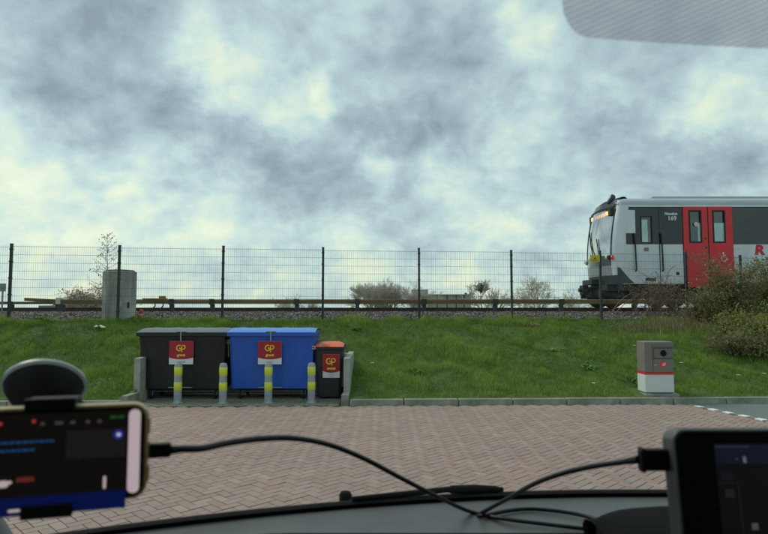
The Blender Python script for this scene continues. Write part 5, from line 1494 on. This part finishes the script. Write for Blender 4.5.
MB().span((CX - 0.93, -3.4, 0.40), (CX + 0.93, -3.36, zt + 0.1)).build('rear_wall', M_VAN, V, world=True)
MB().span((CX - 0.93, -0.76, 0.40), (CX + 0.93, -0.72, zt + 0.1)).build('bulkhead', M_DARKC, V, world=True)
for s in (-1, 1): MB().span((CX + s * 0.955 - 0.02, -3.4, 0.40), (CX + s * 0.955 + 0.02, -0.71, zt + 0.06)).build('cargo_side', M_VAN, V, world=True)
MB().span((CX - 0.93, -3.4, 0.40), (CX + 0.93, 1.35, 0.45)).build('floor', M_DARKC, V, world=True)
for s in (-1, 1):
    for y in (1.0, -2.4):
        MB().lathe([(0.10, -0.10), (0.30, -0.10), (0.33, -0.07), (0.33, 0.07), (0.30, 0.10), (0.10, 0.10)], 28, (CX + s * 0.80, y, 0.33), Matrix.Rotation(R(90), 3, 'Y')).build('wheel', M_RUB, V, world=True, smooth=True)
# dashboard
FY = 0.872
rows = []
for k in range(9):
    v = k / 8; row = []
    for i in range(61):
        x = CX - 0.87 + 1.74 * i / 60; yb = wsY(x, WZ) - 0.006; yf = min(FY - 0.20 * max(0, (-0.15 - x)) , yb - 0.02)
        row.append((x, yb + (yf - yb) * v, WZ - 0.004 - 0.003 * math.sin(v * math.pi) - 0.004 * v))
    rows.append(row)
DT = MB().grid(rows).build('dashboard_top', M_DASH, V, world=True, smooth=True)
fr = [rows[-1]]
for dy, dz in ((-0.008, -0.002), (-0.02, -0.012), (-0.03, -0.03), (-0.02, -0.10), (0.0, -0.40)):
    fr.append([(p[0], p[1] + dy, p[2] + dz) for p in rows[-1]])
DF = MB().grid(fr).build('dashboard_front', M_DASHB, V, world=True, smooth=True)
# low sensor slot on the dash top
q = P(423, 501.3, z=WZ - 0.004)
MB().box((q.x, q.y, q.z + 0.001), (0.022, 0.004, 0.003)).build('sensor_slot', M_DASHB, DT, world=True)
# centre pod: black rounded hump right of the middle
prof = []
for px, py in ((596, 526), (600, 521), (607, 517.5), (615, 514.5), (626, 511.5), (645, 509.3), (668, 508), (720, 507), (800, 507)):
    prof.append(P(px, py, Y=0.80))
rows = []
for dy, dz in ((0.055, -0.055), (0.045, -0.022), (0.02, -0.004), (0, 0), (-0.1, 0.0), (-0.2, -0.02), (-0.22, -0.06), (-0.22, -0.3)):
    rows.append([(p.x, p.y + dy, p.z + dz * (0.3 if i == 0 and dz < 0 else 1)) for i, p in enumerate(prof)])
PO = MB().grid(rows).build('centre_pod', M_DASHB, V, world=True, smooth=True)
MB().prism([tuple(prof[0]), (prof[0].x, prof[0].y - 0.22, prof[0].z), (prof[0].x, prof[0].y - 0.22, prof[0].z - 0.3), (prof[0].x, prof[0].y, prof[0].z - 0.3)], (0.01, 0, 0)).build('pod_cheek', M_DASHB, PO, world=True)

# ------------------------------------------------------------------ phone, mount, navigation device, cables
def rrect(w, h, r_, n=6, y=0.0):
    pts = []
    for cx_, cz_, a0 in ((w / 2 - r_, h / 2 - r_, 0), (-w / 2 + r_, h / 2 - r_, 90), (-w / 2 + r_, -h / 2 + r_, 180), (w / 2 - r_, -h / 2 + r_, 270)):
        for k in range(n + 1):
            q = R(a0 + 90 * k / n); pts.append((cx_ + r_ * math.cos(q), y, cz_ + r_ * math.sin(q)))
    return pts
M_BLKG = mat('screen_black', lin(8, 8, 8), 0.3, emit=(0.004, 0.0034, 0.003, 1), estr=1.0, spec=0.2)
M_PLB = mat('black_plastic', lin(9, 9, 10), 0.6, spec=0.25)
M_CASE = mat('case_amber', lin(176, 148, 96), 0.3, var=0.15, vscale=40)
def phone():
    ya = 0.5
    a = R(15.5)
    rt = P(147.5, 450, Y=ya); zt_ = P(146, 402.6, Y=ya).z; zb_ = P(146, 497.5, Y=ya).z
    h = zt_ - zb_; L = 0.170
    c = Vector((rt.x - L / 2 * math.cos(a), ya - L / 2 * math.sin(a), (zt_ + zb_) / 2))
    t = thing('phone', 'smartphone in an amber case held sideways in a suction mount', 'phone', (c.x, c.y, zb_), rz=a)
    o = h / 2
    def at(px, py):          # screen pixel -> local x, z
        s = 603 / 0.492
        return ((L / 2) - (147.5 - px) / s / math.cos(a) * 1.0, o + (450 - py) / s)
    up = lambda pts: [(p[0], p[1], p[2] + o) for p in pts]
    MB().prism(up(rrect(L, h, 0.012, y=-0.001)), (0, 0.011, 0)).build('case', M_CASE, t, bevel=0.0015)
    MB().prism(up(rrect(L - 0.005, h - 0.005, 0.010, y=-0.0018)), (0, 0.0014, 0)).build('bezel', M_PLB, t)
    S = MB().prism(up(rrect(L - 0.012, h - 0.010, 0.008, y=-0.0024)), (0, 0.0005, 0)).build('screen', M_BLKG, t)
    def bit(nm, x0, y0, x1, y1, m, r_=None, layer=0):
        (xa, za), (xb, zb) = at(x0, y0), at(x1, y1)
        w, hh = abs(xb - xa), abs(za - zb)
        pts = rrect(w, hh, min(r_ if r_ else min(w, hh) * 0.3, min(w, hh) * 0.49), 4, y=-0.0029 - 0.0003 * layer)
        return MB().prism([(p[0] + (xa + xb) / 2, p[1], p[2] + (za + zb) / 2) for p in pts], (0, 0.0003, 0)).build(nm, m, S)
    em = lambda nm, c_, s: MATS[nm] if nm in MATS else mat(nm, (c_[0] * 0.3, c_[1] * 0.3, c_[2] * 0.3, 1), 0.4, emit=c_, estr=s)
    bit('navigation_strip', 130.5, 409, 141, 490, em('ui_white', (0.46, 0.37, 0.40, 1), 0.8), 0.004)
    bit('blue_bar', -40, 486.5, 129.5, 503.5, em('ui_blue', (0.002, 0.005, 0.05, 1), 0.8), 0.001)
    mb_ = em('ui_text_blue', (0.012, 0.07, 0.22, 1), 0.5)
    for y_, x1 in ((435.5, 70), (443.0, 51)):
        x = -30
        while x < x1 - 3:
            w = random.uniform(2, 6); bit('text_word', x, y_ - 1.1, min(x + w, x1), y_ + 1.1, mb_, None, 0); x += w + 0.8
    mr = em('ui_red', (0.42, 0.04, 0.03, 1), 0.6)
    bit('status_icon', 20.5, 416, 24, 419, mr); bit('status_icon', 48, 414.8, 51, 418, mr)
    mg_ = em('ui_grey', (0.07, 0.065, 0.065, 1), 0.5)
    for x in (55, 67, 80, 93, 103): bit('status_icon', x, 417.5, x + random.uniform(3.5, 7), 420.5, mg_)
    mgr = em('ui_green', (0.015, 0.08, 0.015, 1), 0.6)
    bit('status_icon', 114, 414.5, 120, 417, mgr); bit('status_icon', 121, 414.5, 126.5, 417, mgr)
    bit('map_tile', 77, 427, 128, 454, em('ui_tile', (0.014, 0.013, 0.013, 1), 0.5), 0.001)
    bd = bit('badge', 117.5, 428.5, 126, 437, em('ui_badge', (0.02, 0.03, 0.25, 1), 0.8), 0.01, 1)
    bit('badge_dot', 120, 431, 124, 434.5, em('ui_pale', (0.5, 0.5, 0.6, 1), 0.7), 0.01, 2)
    bit('cup_icon', 22, 470, 31, 476.5, em('ui_cup', (0.45, 0.36, 0.36, 1), 0.8), 0.003); bit('cup_handle', 30, 470.5, 33.5, 473.5, em('ui_cup', None, 0), 0.002)
    bit('red_word', 37, 468, 51.5, 472.5, em('ui_darkred', (0.16, 0.025, 0.02, 1), 0.5))
    bit('bar_word', 31.5, 497, 41, 499.5, em('ui_cup', None, 0), None, 1)
    bit('pale_streak', 109.5, 472, 112, 484, em('ui_cup', None, 0), 0.001)
    # side buttons seen as notches of the case
    for z in (0.25, 0.5, 0.75): MB().span((L / 2 - 0.0005, 0.001, h * z - 0.006), (L / 2 + 0.0012, 0.008, h * z + 0.006)).build('case_rib', M_CASE, t)
    return t, c, a, h, o, L
ph, pc, pa, phh, po, pL = phone()

def mount():
    ux = Vector((math.cos(pa), math.sin(pa), 0)); uy = Vector((-math.sin(pa), math.cos(pa), 0))
    q = hit(45, 385, 0.004)
    mid = None
    s = (61 - 147.5) / (603 / 0.475) / math.cos(pa)
    base = pc + ux * (pL / 2 + s)
    t = thing('phone_mount', 'black suction cup phone mount stuck to the windscreen at left', 'phone mount', (base.x, base.y, pc.z - phh / 2 - 0.01))
    n = Vector((0.38, -1, -1)).normalized()
    rot = n.to_track_quat('Z', 'Y').to_matrix()
    cup = MB().lathe([(0.0375, 0.002), (0.0365, 0.006), (0.033, 0.012), (0.027, 0.021), (0.018, 0.029), (0.009, 0.033)], 40, q, rot).build('suction_cup', mat('cup_black', lin(7, 7, 8), 0.65), t, world=True, smooth=True)
    MB().lathe([(0.0376, 0.0), (0.0398, 0.0), (0.0402, 0.002), (0.0376, 0.0045)], 48, q, rot, caps=False).build('cup_rim', mat('cup_rim', lin(214, 220, 220), 0.3), cup, world=True, smooth=True)
    tip = q + n * 0.030; back = base + uy * 0.022
    MB().tube([tip, tip + n * 0.012, back + Vector((0, 0.02, 0.03)), back + Vector((0, 0.004, 0.01)), back], 0.010, 12).build('arm', M_PLB, t, world=True, smooth=True)
    rz = Matrix.Rotation(pa, 3, 'Z')
    bp = MB().box(base + uy * 0.017, (0.036, 0.010, phh - 0.006), rz).build('back_plate', M_PLB, t, world=True, bevel=0.003)
    for sgn in (1, -1):
        hz = phh / 2 + 0.003
        MB().box(base + uy * 0.004 + Vector((0, 0, sgn * (hz + 0.001))), (0.036, 0.020, 0.0045), rz).box(base - uy * 0.0075 + Vector((0, 0, sgn * (hz - 0.0005))), (0.036, 0.0045, 0.010), rz).build('clamp_jaw', M_PLB, t, world=True, bevel=0.0012)
mount()

def smooth_path(pts, n=8):
    pts = [Vector(p) for p in pts]; o = []
    for i in range(len(pts) - 1):
        p0, p1, p2, p3 = pts[max(i - 1, 0)], pts[i], pts[i + 1], pts[min(i + 2, len(pts) - 1)]
        for k in range(n):
            s = k / n; o.append(0.5 * ((2 * p1) + (p2 - p0) * s + (2 * p0 - 5 * p1 + 4 * p2 - p3) * s * s + (3 * p1 - p0 - 3 * p2 + p3) * s ** 3))
    o.append(pts[-1]); return o
M_CABLE = mat('cable_black', lin(6, 6, 7), 0.45, spec=0.3)
ZD = WZ - 0.004
def on_dash(px, py): return P(px, py, z=ZD)
def phone_cable():
    ux = Vector((math.cos(pa), math.sin(pa), 0))
    p0 = pc + ux * (pL / 2)
    t = thing('charging_cable', 'black charging cable arching from the phone to the dashboard', 'cable', p0)
    yy = p0.y + 0.004
    a, b = P(147, 450.5, Y=yy), P(171, 450, Y=yy + 0.006)
    MB().box((a + b) / 2, ((b - a).length, 0.007, 0.0115), Matrix.Rotation(pa, 3, 'Z')).build('plug', M_PLB, t, world=True, bevel=0.0015)
    c = P(183, 449, Y=yy + 0.012)
    MB().tube([b, b.lerp(c, 0.5), c], [0.0036, 0.0032, 0.0027], 10).build('strain_relief', M_PLB, t, world=True, smooth=True)
    pts = [b, c, P(203, 448.3, Y=0.53), P(228, 443, Y=0.56), P(262, 438.6, Y=0.60), P(296, 438.5, Y=0.64), P(330, 445, Y=0.69), P(365, 459, Y=0.74), P(400, 477.5, Y=0.80), P(436, 496, Y=0.87), on_dash(470, 511.5), on_dash(505, 519), on_dash(548, 524.5), on_dash(590, 529.5), on_dash(612, 533)]
    MB().tube(smooth_path(pts), 0.0030, 10).build('cord', M_CABLE, t, world=True, smooth=True)
phone_cable()

def navigator():
    Y = 0.60
    xl = P(672.5, 440, Y=Y).x; zt_ = P(720, 429.3, Y=Y).z
    w, h, d = 0.205, 0.135, 0.026
    t = thing('navigation_device', 'black navigation device with a dark screen at the lower right', 'navigation device', (xl + w / 2, Y - 0.018, zt_ - h + 0.0015))
    t.rotation_euler.x = R(-8)
    up = lambda pts: [(p[0], p[1], p[2] + h / 2) for p in pts]
    MB().prism(up(rrect(w, h, 0.013, y=0.0)), (0, d, 0)).build('housing', mat('nav_housing', lin(58, 62, 60), 0.35, var=0.1), t, bevel=0.003)
    MB().prism(up(rrect(w - 0.005, h - 0.005, 0.012, y=-0.0012)), (0, 0.0015, 0)).build('front_glass', mat('nav_front', lin(7, 7, 8), 0.4, spec=0.25), t)
    k = 603 / Y
    lx = lambda px: (px - 672.5) / k - w / 2
    lz = lambda py: h - (py - 429.3) / k
    em = lambda nm, c_, s: mat(nm, (c_[0] * 0.3, c_[1] * 0.3, c_[2] * 0.3, 1), 0.5, emit=c_, estr=s)
    S = MB().span((lx(711), -0.0017, lz(540)), (w / 2 - 0.022, -0.0012, lz(443.5))).build('screen', em('nav_screen', (0.0022, 0.002, 0.002, 1), 1.0), t)
    def bit(nm, x0, y0, x1, y1, c_, s=0.6, l=0): MB().span((lx(x0), -0.0021 - 0.0003 * l, lz(y1)), (lx(x1), -0.0018 - 0.0003 * l, lz(y0))).build(nm, em('nav_' + nm, tuple(v * 0.45 for v in c_[:3]) + (1,), s), S)
    bit('title_bar', 711.5, 444, 788, 462, (0.010, 0.013, 0.030, 1), 0.8)
    bit('title_line', 712, 445, 745, 447, (0.045, 0.045, 0.09, 1), 0.8, 1)
    bit('side_panel', 714, 468, 726, 478, (0.012, 0.012, 0.022, 1), 0.7)
    bit('divider', 730, 480, 730.6, 524, (0.05, 0.05, 0.045, 1), 0.5, 1)
    bit('cell_line', 712, 479.5, 730, 480, (0.05, 0.05, 0.045, 1), 0.5, 1)
    bit('icon', 738, 455, 741, 461, (0.30, 0.30, 0.34, 1), 0.6, 1)
    bit('icon_dot', 731, 456.5, 733, 458.5, (0.10, 0.10, 0.14, 1), 0.6, 1)
    bit('key', 739, 516, 745, 522, (0.20, 0.20, 0.20, 1), 0.5, 1)
    bit('key_arrow', 756, 516, 764, 520, (0.16, 0.16, 0.15, 1), 0.5, 1)
    bit('marker', 717, 485, 726, 493, (0.03, 0.03, 0.028, 1), 0.6, 1)
    # cradle arm down to the pod
    c = Vector((xl + w / 2, Y + d, zt_ - h / 2))
    cr = MB().tube([(0, d, h * 0.5), (0, d + 0.04, h * 0.4), (0, d + 0.07, 0.02), (0, d + 0.07, -0.03)], 0.014, 12).build('cradle_arm', M_PLB, t, smooth=True)
    MB().lathe([(0.04, -0.012), (0.04, 0.0), (0.02, 0.012)], 24, (0, d + 0.07, -0.025)).build('cradle_foot', M_PLB, cr, smooth=True)
    return xl, Y + d * 0.5
nx, ny = navigator()
def nav_cable():
    a, b = P(669, 459.5, Y=ny), P(639, 459.5, Y=ny)
    t = thing('power_cable', 'black power cable running from the navigation device down to the dashboard', 'cable', b)
    pl = MB().box((a + b) / 2, ((a - b).length, 0.010, 0.021)).build('plug', M_PLB, t, world=True, bevel=0.002)
    MB().box(b.lerp(a, 0.10) + Vector((0, 0, 0.0)), (0.004, 0.0112, 0.0235)).build('plug_collar', M_PLB, pl, world=True, bevel=0.001)
    c = P(622, 462, Y=ny + 0.03)
    MB().tube([b, b.lerp(c, 0.5), c], [0.004, 0.0035, 0.0028], 10).build('strain_relief', M_PLB, t, world=True, smooth=True)
    pts = [b, c, P(592, 466.5, Y=0.68), P(562, 473.5, Y=0.73), P(535, 483.5, Y=0.79), P(508, 498.5, Y=0.88), on_dash(480, 514), on_dash(484, 515.5), on_dash(510, 510.5), on_dash(532, 509), on_dash(560, 511.5), on_dash(585, 516), on_dash(602, 522), on_dash(607, 527.5), on_dash(600, 530.5), on_dash(588, 527)]
    MB().tube(smooth_path(pts), 0.0030, 10).build('cord', M_CABLE, t, world=True, smooth=True)
nav_cable()
